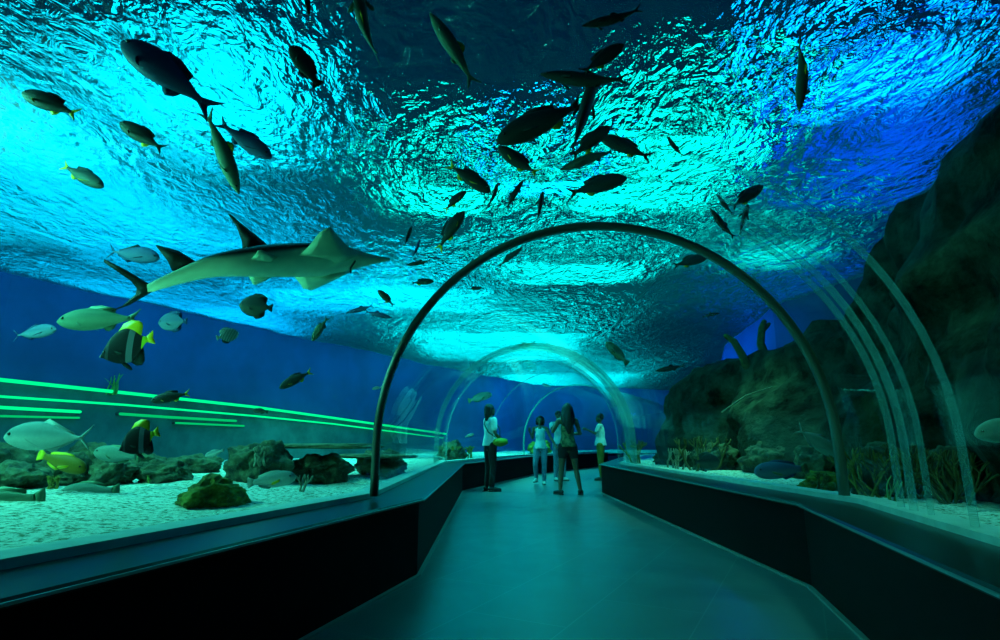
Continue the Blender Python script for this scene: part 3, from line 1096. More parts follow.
for key, mats in (('parrot_pale', ('f_silver', 'fin_silver', 'fin_silver', 'fin_silver', 'fin_yellow')), ('parrot_blue', ('f_slate', 'fin_green', 'fin_blue', 'fin_blue', 'fin_green')), ('wrasse_green', ('f_green', 'fin_green', 'fin_green', 'fin_green', 'fin_green')), ('wrasse_yellow', ('f_yellow', 'fin_yellow', 'fin_yellow', 'fin_yellow', 'fin_yellow')), ('wrasse_dark', ('f_dark', 'fin_dark', 'fin_dark', 'fin_dark', 'fin_dark')), ('wrasse_pale', ('f_pale', 'fin_green', 'fin_green', 'fin_green', 'fin_green'))):
    make_kind(key, PAR, PAR_T, PAR_D, PAR_A, PAR_P, mats, 0.0, (0.40, 0.06, 0.04, 0.018))
# round disc-shaped fish
DISC = [(0.5, 0.0, 0.008, 0.006), (0.46, 0.01, 0.08, 0.03), (0.38, 0.015, 0.19, 0.05), (0.22, 0.02, 0.29, 0.065), (0.02, 0.01, 0.315, 0.06), (-0.15, 0.0, 0.24, 0.045), (-0.28, 0, 0.11, 0.025), (-0.34, 0, 0.06, 0.012), (-0.37, 0, 0.055, 0.01)]
DISC_T = ([(-0.48, 0, 0.13), (-0.36, 0, 0.06), (-0.35, 0, 0.0), (-0.36, 0, -0.06), (-0.48, 0, -0.13)], [(-0.485, 0, 0.12), (-0.49, 0, 0.06), (-0.48, 0, 0.0), (-0.49, 0, -0.06), (-0.485, 0, -0.12)])
DISC_D = ([(0.22, 0, 0.29), (0.08, 0, 0.39), (-0.10, 0, 0.39), (-0.22, 0, 0.33)], [(-0.28, 0, 0.10), (-0.29, 0, 0.16), (-0.30, 0, 0.22), (-0.30, 0, 0.28)])
DISC_A = ([(0.05, 0, -0.29), (-0.06, 0, -0.37), (-0.18, 0, -0.34)], [(-0.28, 0, -0.10), (-0.29, 0, -0.18), (-0.29, 0, -0.26)])
DISC_P = ([(0.2, 0.06, -0.02), (0.12, 0.11, -0.05), (0.05, 0.14, -0.09)], [(0.17, 0.06, -0.08), (0.08, 0.1, -0.13), (0.03, 0.12, -0.12)])
make_kind('disc_dark', DISC, DISC_T, DISC_D, DISC_A, DISC_P, ('f_dark', 'fin_dark', 'fin_dark', 'fin_dark'), 0.0, (0.40, 0.045, 0.05, 0.02))
make_kind('disc_stripe', DISC, DISC_T, DISC_D, DISC_A, DISC_P, ('stripe', 'fin_silver', 'fin_silver', 'fin_dark'), 0.0, (0.40, 0.045, 0.05, 0.02))
make_kind('disc_pale', DISC, DISC_T, DISC_D, DISC_A, DISC_P, ('f_slate', 'fin_blue', 'fin_blue', 'fin_blue'), 0.0, (0.40, 0.045, 0.05, 0.02))
# bannerfish: black and white bands, yellow soft dorsal and tail, black hanging pelvic fin
BAN = [(0.5, -0.06, 0.012, 0.01), (0.44, -0.05, 0.05, 0.024), (0.36, -0.03, 0.14, 0.045), (0.2, 0.0, 0.27, 0.06), (0.0, 0.01, 0.32, 0.06), (-0.14, 0.01, 0.26, 0.045), (-0.26, 0.01, 0.12, 0.028), (-0.33, 0.02, 0.06, 0.014), (-0.36, 0.02, 0.055, 0.01)]
BAN_T = ([(-0.48, 0, 0.15), (-0.35, 0, 0.07), (-0.34, 0, 0.02), (-0.35, 0, -0.03), (-0.48, 0, -0.11)], [(-0.49, 0, 0.14), (-0.485, 0, 0.08), (-0.47, 0, 0.02), (-0.485, 0, -0.04), (-0.49, 0, -0.10)])
BAN_D = ([(0.14, 0, 0.28), (0.0, 0, 0.42), (-0.16, 0, 0.45), (-0.27, 0, 0.40)], [(-0.27, 0, 0.10), (-0.30, 0, 0.18), (-0.33, 0, 0.27), (-0.33, 0, 0.34)])
BAN_A = ([(0.0, 0, -0.29), (-0.10, 0, -0.40), (-0.2, 0, -0.42)], [(-0.27, 0, -0.09), (-0.28, 0, -0.2), (-0.26, 0, -0.36)])
BAN_P = ([(0.2, 0.06, -0.05), (0.12, 0.1, -0.09), (0.05, 0.12, -0.12)], [(0.17, 0.06, -0.11), (0.09, 0.09, -0.16), (0.04, 0.11, -0.15)])
pel = fin_mesh([(0.17, 0, -0.26), (0.09, 0, -0.38), (0.0, 0, -0.46)], [(0.06, 0, -0.29), (0.0, 0, -0.37), (-0.03, 0, -0.45)], (0, 1, 0), 0.012, 'pelvic_fin')
make_kind('banner', BAN, BAN_T, BAN_D, BAN_A, BAN_P, ('banner', 'fin_yellow', 'fin_yellow', 'fin_dark', 'fin_dark'), 0.0, (0.385, 0.042, -0.005, 0.022), [('pelvic_fin', pel, 'fin_dark', None)])


def place(key, name, head, tail, Y, label, cat='fish', group=None, dy=0.0, roll=0.0, up=None):
    """a fish whose nose and tail tip are seen at two pixels; Y = distance down the hall"""
    mid = ((head[0] + tail[0]) / 2, (head[1] + tail[1]) / 2)
    ok = lambda p: clearance(p) > 0.16 and p.z < H - 0.16
    best = None
    for k_ in range(0, 400):
        for s in (1, -1):
            yy = Y + s * k_ * 0.05
            if yy > 1.5 and all(ok(at(*q, yy)) for q in (head, tail, mid)):
                best = yy
                break
        if best:
            break
    if best is None:
        best = Y
        print('NO PLACE', label)
    elif abs(best - Y) > 0.6:
        print('moved %.1f -> %.1f  %s' % (Y, best, label))
    a, b = at(*head, best + dy * 0.5), at(*tail, best - dy * 0.5)
    L = (a - b).length
    x = (a - b).normalized()
    u = V(up) if up else V((0, 0, 1))
    if abs(x.dot(u)) > 0.93:
        u = V((0, -1, 0.3))
    z = (u - x * u.dot(x)).normalized()
    y = z.cross(x)
    rot = Matrix((x, y, z)).transposed() @ Matrix.Rotation(roll, 3, 'X')
    root = bpy.data.objects.new(name, None)
    C.objects.link(root)
    root.empty_display_size = 0.1
    mw = Matrix.Translation((a + b) / 2) @ rot.to_4x4() @ Matrix.Diagonal((L, L, L, 1))
    root.matrix_world = mw
    px_len = math.hypot(head[0] - tail[0], head[1] - tail[1])
    full, small = KINDS[key]
    for nm, me_, mt, loc in (full if px_len > 24 else small):
        o_ = bpy.data.objects.new(nm, me_)
        o_.parent = body_o if nm == 'eye' else root
        if nm == 'body':
            body_o = o_
        if loc:
            o_.location = loc
        C.objects.link(o_)
    tag(root, label, cat, group)
    return root


G1 = 'reef fish over the left sand'
GT = 'fish overhead'
FISH = [
    # (kind, name, head, tail, Y, label, kwargs)
    ('snapper_blue', 'reef_fish', (122, 41), (207, 103), 4.4, 'large dusky blue fish diving head up, highest in the pale cyan glow', {}),
    ('slim_green', 'reef_fish', (239, 194), (210, 116), 4.2, 'slender fish pointing steeply down above the tall dorsal fin of the guitarfish', {}),
    ('snapper_blue', 'reef_fish', (272, 158), (222, 126), 5.2, 'hazy blue fish behind the slender down-pointing fish', {}),
    ('snapper_yellow', 'reef_fish', (22, 92), (78, 115), 4.4, 'dark olive fish with yellow tail nearest the upper corner of the pale glow', {}),
    ('snapper_dark', 'reef_fish', (120, 122), (164, 150), 4.4, 'small dark fish below the large dusky blue fish', {}),
    ('snapper_yellow', 'reef_fish', (104, 187), (62, 165), 4.6, 'dark fish with yellow tail swimming above the guitarfish tail', {}),
    ('wrasse_dark', 'reef_fish', (291, 46), (319, 86), 4.0, 'dark fish at the edge between the pale glow and dark water', {}),
    ('slim_dark', 'reef_fish', (309, 16), (305, -22), 3.6, 'dark fish cut by the top edge beside the pale glow', {}),
    ('slim_green', 'reef_fish', (356, -22), (368, 60), 3.6, 'pale green fish hanging upright against the dark water, cut by the top edge', {}),
    ('slim_green', 'reef_fish', (430, 13), (474, 80), 3.7, 'pale green fish slanting alone across the dark water', {}),
    ('slim_dark', 'reef_fish', (582, 26), (640, 14), 3.8, 'dim grey fish highest over the crown of the tunnel', {}),
    ('snapper_dark', 'reef_fish', (624, 44), (582, 73), 3.9, 'black fish slanting at the top of the glittering water', {}),
    ('slim_dark', 'reef_fish', (540, 74), (626, 86), 4.0, 'long grey fish lying level above the blue light patch', {}),
    ('wrasse_dark', 'reef_fish', (593, 84), (572, 152), 4.1, 'dark fish hanging head up beside the blue light patch', {}),
    ('snapper_dark', 'reef_fish', (496, 142), (584, 103), 4.2, 'big dark fish arched along the upper rim of the blue light patch', {}),
    ('snapper_bent', 'reef_fish', (498, 146), (538, 178), 4.4, 'dark fish with yellow fins slanting below the big arched fish', {}),
    ('snapper_dark', 'reef_fish', (610, 126), (571, 157), 4.3, 'dark fish slanting upward at the lower rim of the blue light patch', {}),
    ('snapper_dark', 'reef_fish', (599, 136), (651, 158), 4.3, 'dark fish sloping down toward the open glitter, by the upper rim of its shoal', {}),
    ('slim_green', 'reef_fish', (560, 170), (616, 148), 4.6, 'greenish fish just under the blue light patch', {}),
    ('snapper_dark', 'reef_fish', (627, 177), (568, 194), 4.7, 'dark fish with raised fins lowest of the overhead shoal, above the ring crown', {}),
    ('snapper_dark', 'reef_fish', (543, 191), (537, 223), 5.2, 'small upright fish almost touching the crown of the dark ring', {}),
    ('slim_dark', 'reef_fish', (523, 180), (506, 208), 5.2, 'faint slim fish between the yellow-finned fish and the upright one', {}),
    ('snapper_yellow', 'reef_fish', (491, 192), (448, 164), 4.8, 'dark fish with yellow fins sloping down on the bright teal glitter', {}),
    ('slim_dark', 'reef_fish', (498, 182), (490, 209), 5.0, 'tiny upright fish touching the nose of the yellow-finned sloping fish', {}),
    ('snapper_bent', 'reef_fish', (466, 191), (444, 209), 5.2, 'small dark fish right under the tail of the yellow-finned sloping fish', {}),
    ('snapper_bent', 'reef_fish', (464, 211), (437, 248), 5.4, 'dark fish with spread fins above the shoulder of the dark ring', {}),
    ('snapper_yellow', 'reef_fish', (412, 226), (404, 247), 5.6, 'small upright dark fish with a yellow tail, out past the guitarfish nose', {}),
    ('slim_blue', 'reef_fish', (420, 239), (413, 260), 6.0, 'faint blue fish just beside the small upright yellow-tailed fish', {}),
    ('slim_dark', 'reef_fish', (406, 265), (432, 261), 5.8, 'slim dark fish level with the guitarfish nose', {}),
    ('snapper_dark', 'reef_fish', (434, 281), (411, 283), 6.0, 'small dark fish beside the dark ring, under the slim level fish', {}),
    ('snapper_dark', 'reef_fish', (482, 288), (468, 289), 8.5, 'tiny dark fish seen just inside the shoulder of the dark ring', {}),
    ('snapper_dark', 'reef_fish', (378, 290), (394, 306), 5.6, 'small dark fish below the guitarfish nose', {}),
    ('slim_blue', 'reef_fish', (346, 313), (374, 306), 6.0, 'faint blue slim fish under the guitarfish lower wing tip, upper of a pair', {}),
    ('slim_blue', 'reef_fish', (392, 318), (364, 311), 6.0, 'faint blue slim fish under the guitarfish lower wing tip, lower of a pair', {}),
    ('slim_dark', 'reef_fish', (523, 247), (498, 266), 7.0, 'slim fish seen through the ring just under its crown', {}),
    ('slim_dark', 'reef_fish', (710, 208), (733, 240), 4.8, 'slim curved dark fish lowest of the four by the dark blue water', {}),
    ('snapper_dark', 'reef_fish', (763, 185), (731, 208), 4.9, 'largest dark fish of the four by the dark blue water', {}),
    ('slim_dark', 'reef_fish', (717, 194), (732, 216), 5.2, 'smallest dark fish of the four by the dark blue water', {}),
    ('snapper_dark', 'reef_fish', (748, 204), (739, 236), 4.9, 'upright dark fish under the largest of the four', {}),
    ('slim_dark', 'reef_fish', (667, 136), (682, 158), 5.0, 'tiny slim fish alone on the teal glitter beyond the shoal', {}),
    ('snapper_dark', 'reef_fish', (708, 256), (673, 266), 6.2, 'dark fish just inside the far shoulder of the dark ring', {}),
    ('slim_dark', 'reef_fish', (720, 313), (703, 316), 9.0, 'tiny dark fish over the rippled dark water before the rockwork', {}),
    ('slim_green', 'reef_fish', (799, 112), (806, 42), 4.2, 'olive fish with a pale tail hanging head down in the blue water', {}),
    ('trevally_blue', 'reef_fish', (160, 258), (108, 251), 4.9, 'blue fork-tailed fish behind the second dorsal fin of the guitarfish', {}),
    ('snapper_green', 'reef_fish', (57, 321), (140, 318), 4.3, 'pale green fish with an arched back under the guitarfish tail', {}),
    ('banner', 'bannerfish', (99, 354), (155, 338), 3.6, 'black and white banded fish with yellow tail, above the green light tubes', {}),
    ('banner', 'bannerfish', (118, 448), (160, 432), 3.6, 'black and white banded fish with yellow tail, below the green light tubes', {}),
    ('trevally_slate', 'reef_fish', (57, 329), (13, 336), 5.2, 'slate blue fork-tailed fish alone beside the arched green fish', {}),
    ('disc_dark', 'disc_fish', (239, 305), (273, 308), 4.6, 'round dark fish under the guitarfish belly', {}),
    ('disc_stripe', 'disc_fish', (239, 333), (216, 338), 4.8, 'small round striped fish below the round dark fish', {'dy': 0.1}),
    ('snapper_green', 'reef_fish', (312, 341), (328, 317), 4.2, 'small dark green fish pointing down, alone on the blue', {}),
    ('snapper_yellow', 'reef_fish', (279, 388), (312, 371), 4.0, 'dark olive fish with a pale belly just above the green tubes by the ring', {}),
    ('snapper_yellow', 'reef_fish', (151, 401), (190, 393), 3.9, 'dark fish with yellow tail crossing the topmost green light tube', {}),
    ('trevally_silver', 'reef_fish', (4, 436), (92, 438), 4.4, 'big pale silver fish above the reef heap', {}),
    ('wrasse_yellow', 'reef_fish', (86, 470), (38, 454), 4.7, 'leaf-like yellow green fish over the reef heap', {}),
    ('wrasse_pale', 'reef_fish', (94, 452), (142, 457), 4.9, 'pale green fish just left behind the lower bannerfish', {}),
    ('wrasse_dark', 'reef_fish', (253, 410), (268, 412), 5.6, 'small dark fish in front of the upper green tubes', {}),
    ('parrot_pale', 'reef_fish', (205, 456), (224, 450), 5.6, 'small pale fish between the reef heap and the rock crest', {}),
    ('parrot_pale', 'parrotfish', (296, 477), (247, 483), 4.5, 'pale fish with a yellow side fin beside the mossy boulder', {}),
    ('wrasse_green', 'reef_fish', (-40, 508), (46, 497), 3.9, 'large green fish on the sand, cut by the edge', {}),
    ('wrasse_pale', 'reef_fish', (60, 494), (120, 490), 4.7, 'pale fish resting at the foot of the reef heap', {}),
    ('disc_pale', 'disc_fish', (158, 323), (188, 321), 5.6, 'faint blue rounded fish beyond the upper bannerfish', {}),
    ('parrot_blue', 'parrotfish', (754, 472), (808, 468), 4.9, 'blue parrotfish low over the sand before the seal ring', {}),
    ('trevally_pale', 'reef_fish', (838, 456), (796, 428), 5.4, 'pale fish diving with raised tail beside the seal ring', {}),
    ('disc_dark', 'disc_fish', (720, 462), (694, 462), 6.8, 'dark round fish hovering on the sand in the middle of the row of corals', {}),
    ('trevally_pale', 'reef_fish', (974, 434), (1046, 426), 3.6, 'pale round fish cut by the edge before the rockwork', {}),
    ('slim_dark', 'reef_fish', (655, 371), (684, 366), 12.5, 'tiny dark fish in the pale wedge before the rockwork end', {}),
    ('wrasse_pale', 'reef_fish', (492, 394), (468, 401), 12.5, 'pale green fish above the woman with the bag', {}),
    ('parrot_pale', 'reef_fish', (474, 434), (465, 437), 12.8, 'tiny pale fish near the back of the woman with the bag', {}),
    ('parrot_pale', 'reef_fish', (542, 384), (551, 387), 21.0, 'tiny pale fish high inside the farthest arch', {}),
    ('slim_dark', 'reef_fish', (510, 349), (536, 343), 11.0, 'dark slim fish above the middle of the far arch', {}),
    ('wrasse_green', 'reef_fish', (606, 342), (628, 364), 9.5, 'blurred olive fish over the far bend of the tunnel', {}),
    ('parrot_pale', 'reef_fish', (372, 389), (382, 387), 6.5, 'tiny pale fish touching the dark ring leg', {}),
]
for key, nm, h_, t_, Y_, lab, kw in FISH:
    place(key, nm, h_, t_, Y_, lab, 'fish', None if nm != 'bannerfish' else 'bannerfish', **kw)

# ------------------------------------------------------------------ the guitarfish
gr = bpy.data.objects.new('guitarfish', None)
C.objects.link(gr)
ga, gb = at(389, 261, 4.4), at(104, 275, 3.45)
gx = (ga - gb).normalized()
GL = (ga - gb).length
gz = (V((0, 0, 1)) - gx * gx.z).normalized()
gy = gz.cross(gx)
grot = Matrix((gx, gy, gz)).transposed() @ Matrix.Rotation(math.radians(-19), 3, 'X')
gr.matrix_world = Matrix.Translation((ga + gb) / 2 + V((0, 0, 0.02))) @ grot.to_4x4() @ Matrix.Diagonal((GL, GL, GL, 1))


def sp(x):
    return float(np.interp(x, [-0.5, -0.38, -0.29, -0.165, 0.0, 0.2, 0.5], [-0.11, -0.075, -0.035, 0.008, 0.018, 0.01, -0.004]))


GP = [(0.5, 0.005, 0.008), (0.46, 0.01, 0.018), (0.40, 0.02, 0.036), (0.33, 0.032, 0.066), (0.26, 0.045, 0.085), (0.18, 0.055, 0.085), (0.06, 0.058, 0.074), (-0.05, 0.052, 0.06), (-0.18, 0.038, 0.042), (-0.30, 0.024, 0.025), (-0.385, 0.016, 0.014)]
GP = [(x, sp(x), hh, ww) for x, hh, ww in GP]
gbody = link('body', body_mesh(smooth_prof(GP), n=20), M['shark'], gr)
for s in (1, -1):
    f = lambda x, y, z=-0.012: (x, s * y, z)
    LE = [f(0.36, 0.04), f(0.325, 0.085, -0.014), f(0.275, 0.14, -0.01), f(0.235, 0.19, -0.002), f(0.215, 0.215, 0.004)]
    TE = [f(0.10, 0.045), f(0.125, 0.09, -0.014), f(0.15, 0.14, -0.010), f(0.17, 0.19, -0.002), f(0.195, 0.212, 0.004)]
    link('pectoral_fin', fin_mesh(LE, TE, (0, 0, 1), 0.024, 'pectoral_fin'), M['shark_wing'], gr)
    LE = [f(0.06, 0.045, -0.01), f(0.01, 0.09, -0.015), f(-0.02, 0.115, -0.015)]
    TE = [f(-0.06, 0.04, -0.01), f(-0.045, 0.08, -0.015), f(-0.035, 0.112, -0.015)]
    link('pelvic_fin', fin_mesh(LE, TE, (0, 0, 1), 0.014, 'pelvic_fin'), M['shark_wing'], gr)
    o = link('eye', eye_mesh(0.009), M['eye'], gbody)
    o.location = (0.30, s * 0.06, 0.03)
LE = [(0.055, 0, 0.05), (0.0, 0, 0.13), (-0.05, 0, 0.195), (-0.085, 0, 0.245)]
TE = [(-0.07, 0, 0.04), (-0.062, 0, 0.11), (-0.07, 0, 0.18), (-0.092, 0, 0.243)]
link('dorsal_fin', fin_mesh(LE, TE, (0, 1, 0), 0.010, 'dorsal_fin'), M['shark_fin'], gr)
LE = [(-0.215, 0, 0.015), (-0.275, 0, 0.075), (-0.34, 0, 0.105)]
TE = [(-0.305, 0, -0.01), (-0.315, 0, 0.035), (-0.345, 0, 0.102)]
link('dorsal_fin', fin_mesh(LE, TE, (0, 1, 0), 0.008, 'dorsal_fin'), M['shark_fin'], gr)
LE = [(-0.495, 0, 0.045), (-0.44, 0, 0.005), (-0.385, 0, -0.05), (-0.36, 0, -0.072), (-0.375, 0, -0.092), (-0.44, 0, -0.135), (-0.485, 0, -0.150)]
TE = [(-0.50, 0, 0.042), (-0.465, 0, 0.0), (-0.43, 0, -0.04), (-0.415, 0, -0.072), (-0.42, 0, -0.095), (-0.46, 0, -0.135), (-0.49, 0, -0.152)]
link('tail_fin', fin_mesh(LE, TE, (0, 1, 0), 0.012, 'tail_fin'), M['shark_fin'], gr)
mo = MB().tube([(0.335, -0.04, -0.032), (0.325, 0, -0.036), (0.335, 0.04, -0.032)], 0.004, 6)
mo.build('mouth', M['fin_dark'], gbody)
for s in (1, -1):
    for k_ in range(5):
        xx = 0.255 - k_ * 0.014
        MB().tube([(xx, s * 0.040, -0.028), (xx - 0.004, s * 0.062, -0.022)], 0.0022, 6).build('gill_slit', M['fin_dark'], gbody)
tag(gr, 'big guitarfish with pale belly, pointed snout and dark sickle fins gliding past the glass', 'guitarfish')


# ------------------------------------------------------------------ people
def remeshed(mb, name, voxel, smooth=4):
    me_ = mb.mesh(name)
    o_ = bpy.data.objects.new(name, me_)
    C.objects.link(o_)
    r_ = o_.modifiers.new('r', 'REMESH')
    r_.mode = 'VOXEL'
    r_.voxel_size = voxel
    s_ = o_.modifiers.new('s', 'SMOOTH')
    s_.iterations = smooth
    s_.factor = 0.5
    dg = bpy.context.evaluated_depsgraph_get()
    out = bpy.data.meshes.new_from_object(o_.evaluated_get(dg))
    out.name = name
    bpy.data.objects.remove(o_)
    bpy.data.meshes.remove(me_)
    out.materials.clear()
    out.polygons.foreach_set('use_smooth', [True] * len(out.polygons))
    return out


def hand(mb, wrist, dirn, palm_n, side, curl=0.35, k=1.0):
    """palm, four unequal fingers and a thumb from the palm's side"""
    d = V(dirn).normalized()
    n_ = V(palm_n)
    n_ = (n_ - d * n_.dot(d)).normalized()
    s_ = d.cross(n_).normalized() * side
    w = V(wrist)
    mb.tube([w, w + d * 0.045 * k, w + d * 0.085 * k], [0.024 * k, 0.032 * k, 0.03 * k], 8)
    for i, (off, L) in enumerate(((-0.027, 0.066), (-0.009, 0.076), (0.009, 0.071), (0.027, 0.055))):
        p0 = w + d * 0.085 * k + s_ * off * k
        d1 = (d + n_ * curl).normalized()
        d2 = (d + n_ * curl * 2.2).normalized()
        p1 = p0 + d1 * L * 0.5 * k
        p2 = p1 + d2 * L * 0.5 * k
        mb.tube([p0 - d * 0.02 * k, p0, p1, p2], [0.009 * k, 0.009 * k, 0.0085 * k, 0.007 * k], 6)
    t0 = w + d * 0.03 * k - s_ * 0.026 * k
    t1 = t0 + (d * 0.6 - s_ * 0.8).normalized() * 0.035 * k
    t2 = t1 + (d * 0.9 - s_ * 0.3 + n_ * 0.3).normalized() * 0.03 * k
    mb.tube([t0, t1, t2], [0.012 * k, 0.0105 * k, 0.008 * k], 6)


def person(name, loc, yaw, scale, label, arms, legs, top, bottom, hair, shoes, bag=None, phone=None, sleeves=True, bottom_len='long', fem=True, skirt=False, head_turn=0.0, cap=False):
    """local: z up, faces +y, x to its right; sizes for a 1.65 m figure"""
    root = empty(name, loc, yaw)
    root.scale = (scale,) * 3
    sw = 0.165 if fem else 0.185
    hipw = 0.085
    b = MB()
    # trunk, neck, head
    b.tube([(0, 0, 0.84), (0, 0, 0.92), (0, 0.0, 1.05), (0, 0.005, 1.2), (0, 0, 1.32)], [0.10, 0.115, 0.095, 0.11, 0.09], 14)
    b.tube([(-hipw, 0, 0.86), (hipw, 0, 0.86)], [0.088, 0.088], 12)
    b.tube([(-sw, 0, 1.345), (0, -0.005, 1.37), (sw, 0, 1.345)], [0.05, 0.06, 0.05], 10)
    b.tube([(0, -0.005, 1.35), (0, 0.005, 1.47)], [0.05, 0.043], 10)
    ct, st = math.cos(head_turn), math.sin(head_turn)

    def hd(x, y, z):
        return V((x * ct - y * st, x * st + y * ct, z))
    b.ball((0, 0.005, 1.555), (0.074, 0.09, 0.10), 14, 10)
    b.tube([hd(0, 0.05, 1.50), hd(0, 0.066, 1.475)], [0.045, 0.03], 8)
    b.tube([hd(0, 0.085, 1.55), hd(0, 0.105, 1.528)], [0.009, 0.013], 6)
    b.tube([hd(-0.018, 0.09, 1.497), hd(0.018, 0.09, 1.497)], [0.008, 0.008], 6)
    for s in (-1, 1):
        b.tube([hd(s * 0.074, -0.005, 1.57), hd(s * 0.077, -0.005, 1.535)], [0.012, 0.009], 6)
    t, bt, sh = MB(), MB(), []
    # arms: (elbow, wrist, hand direction, palm normal)
    for s, (el, wr, hdn, pn) in zip((-1, 1), arms):
        S_ = V((s * (sw + 0.005), 0, 1.335))
        el, wr = V(el), V(wr)
        b.tube([S_, S_.lerp(el, 0.5), el], [0.046, 0.041, 0.034], 10)
        b.tube([el, el.lerp(wr, 0.35), wr], [0.034, 0.033, 0.022], 10)
        hand(b, wr, hdn, pn, s)
        if sleeves:
            t.tube([S_ - (el - S_) * 0.08, S_.lerp(el, 0.35), S_.lerp(el, 0.62)], [0.062, 0.058, 0.056], 10)
    for s, (kn, an, toe) in zip((-1, 1), legs):
        hp = V((s * hipw, 0, 0.86))
        kn, an, toe = V(kn), V(an), V(toe).normalized()
        b.tube([hp, hp.lerp(kn, 0.5), kn], [0.084, 0.068, 0.05], 12)
        b.tube([kn, kn.lerp(an, 0.35), an], [0.05, 0.052, 0.033], 12)
        foot0 = an + V((0, 0, -0.035)) - toe * 0.03
        b.tube([foot0, an + toe * 0.07 + V((0, 0, -0.05)), an + toe * 0.15 + V((0, 0, -0.055))], [0.034, 0.032, 0.022], 8)
        m_ = MB()
        m_.tube([foot0 - toe * 0.01, an + toe * 0.07 + V((0, 0, -0.047)), an + toe * 0.165 + V((0, 0, -0.052))], [0.04, 0.04, 0.027], 10)
        sh.append(m_)
        if bottom_len == 'long':
            bt.tube([hp, hp.lerp(kn, 0.5), kn], [0.096, 0.082, 0.064], 12)
            bt.tube([kn, kn.lerp(an, 0.4), kn.lerp(an, 0.95)], [0.064, 0.062, 0.054], 12)
        elif bottom_len == 'knee':
            bt.tube([hp, hp.lerp(kn, 0.5), kn, kn.lerp(an, 0.1)], [0.098, 0.09, 0.078, 0.076], 12)
        else:
            bt.tube([hp, hp.lerp(kn, 0.36)], [0.10, 0.096], 12)
    bt.tube([(-hipw, 0, 0.86), (hipw, 0, 0.86)], [0.10, 0.10], 12)
    bt.tube([(0, 0, 0.88), (0, 0, 0.97)], [0.122, 0.112], 14)
    t.tube([(0, 0, 0.86), (0, 0, 0.97), (0, 0.0, 1.06), (0, 0.005, 1.2), (0, 0, 1.31), (0, 0, 1.37)], [0.158, 0.142, 0.118, 0.128, 0.104, 0.06], 16, caps=False)
    k_ = 0.06 if sleeves else 0.052
    w_ = sw if sleeves else sw * 0.72
    t.tube([(-w_, 0, 1.335), (0, -0.005, 1.36), (w_, 0, 1.335)], [k_, 0.068, k_], 10)
    link('body', remeshed(b, 'body', 0.0085, 3), M['skin'], root)
    link('shirt' if sleeves else 'tank_top', remeshed(t, 'shirt', 0.012, 4), M[top], root)
    link('trousers' if bottom_len == 'long' else 'shorts', remeshed(bt, 'trousers', 0.012, 4), M[bottom], root)
    for m_ in sh:
        so_ = m_.build('shoe', M[shoes], root)
        zs = [q[2] for q in m_.v]
        xm = m_.v
        cx_, cy_ = sum(q[0] for q in xm) / len(xm), sum(q[1] for q in xm) / len(xm)
        sl = MB()
        hull = []
        for k_ in range(18):
            a_ = 2 * PI * k_ / 18
            q = max(xm, key=lambda w_: (w_[0] - cx_) * math.cos(a_) + (w_[1] - cy_) * math.sin(a_))
            hull.append((q[0], q[1]))
        z0_ = min(zs)
        sl.loft([[V((x_, y_, z0_ - 0.004)) for x_, y_ in hull], [V((x_, y_, z0_ + 0.018)) for x_, y_ in hull]])
        sl.build('sole', M['shoe'], so_)
    h_ = MB()
    h_.ball((0, -0.015, 1.585), (0.086, 0.098, 0.092), 14, 8)
    if hair == 'long':
        h_.tube([(0, -0.05, 1.60), (0, -0.07, 1.48), (0, -0.10, 1.34), (0, -0.125, 1.2), (0, -0.13, 1.12)], [0.082, 0.088, 0.088, 0.07, 0.035], 12)
        h_.tube([(-0.07, -0.04, 1.58), (-0.09, -0.06, 1.42), (-0.085, -0.09, 1.28)], [0.04, 0.05, 0.04], 8)
        h_.tube([(0.07, -0.04, 1.58), (0.09, -0.06, 1.42), (0.085, -0.09, 1.28)], [0.04, 0.05, 0.04], 8)
    elif hair == 'mid':
        h_.tube([(0, -0.05, 1.60), (0, -0.07, 1.52), (0, -0.075, 1.43), (0, -0.075, 1.36)], [0.078, 0.068, 0.052, 0.03], 12)
        for s in (-1, 1):
            h_.tube([(s * 0.07, -0.03, 1.59), (s * 0.078, -0.03, 1.5), (s * 0.07, -0.05, 1.42)], [0.03, 0.032, 0.02], 8)
    elif hair == 'bob':
        h_.tube([(0, -0.05, 1.60), (0, -0.07, 1.50), (0, -0.07, 1.44)], [0.08, 0.085, 0.06], 12)
        for s in (-1, 1):
            h_.tube([(s * 0.075, -0.01, 1.60), (s * 0.086, 0.0, 1.53), (s * 0.08, 0.0, 1.45)], [0.035, 0.036, 0.026], 8)
    ho = link('hair', remeshed(h_, 'hair', 0.012, 3), M['hair'], root)
    for s in (-1, 1):
        e_ = MB().ball(hd(s * 0.03, 0.082, 1.562), 0.011, 8, 6)
        e_.build('eye', M['eye'], root)
    tag(root, label, 'person')
    return root


def item(name, mb, m, label, cat, root, extra=()):
    """a thing held or worn: top level, placed by the person's frame"""
    o_ = mb.build(name, M[m])
    o_.matrix_world = Matrix.Translation(root.location) @ Matrix.Rotation(root.rotation_euler.z, 4, 'Z') @ Matrix.Diagonal((root.scale.x,) * 3 + (1,))
    tag(o_, label, cat)
    for nm, mb2, m2 in extra:
        mb2.build(nm, M[m2], o_)
    return o_


def ground(px, Y):
    return V(((px - 500) / F * (Y * math.cos(PITCH) + (0 - EYE) * math.sin(PITCH)), Y, 0))


down = (0, 0, -1)
stand = lambda sp_=0.1, fw=0.0: [((-sp_, 0.01 + fw, 0.46), (-sp_ * 1.05, -0.02, 0.09), (-0.25, 1, 0)), ((sp_, 0.02, 0.46), (sp_ * 1.05, -0.01, 0.09), (0.25, 1, 0))]
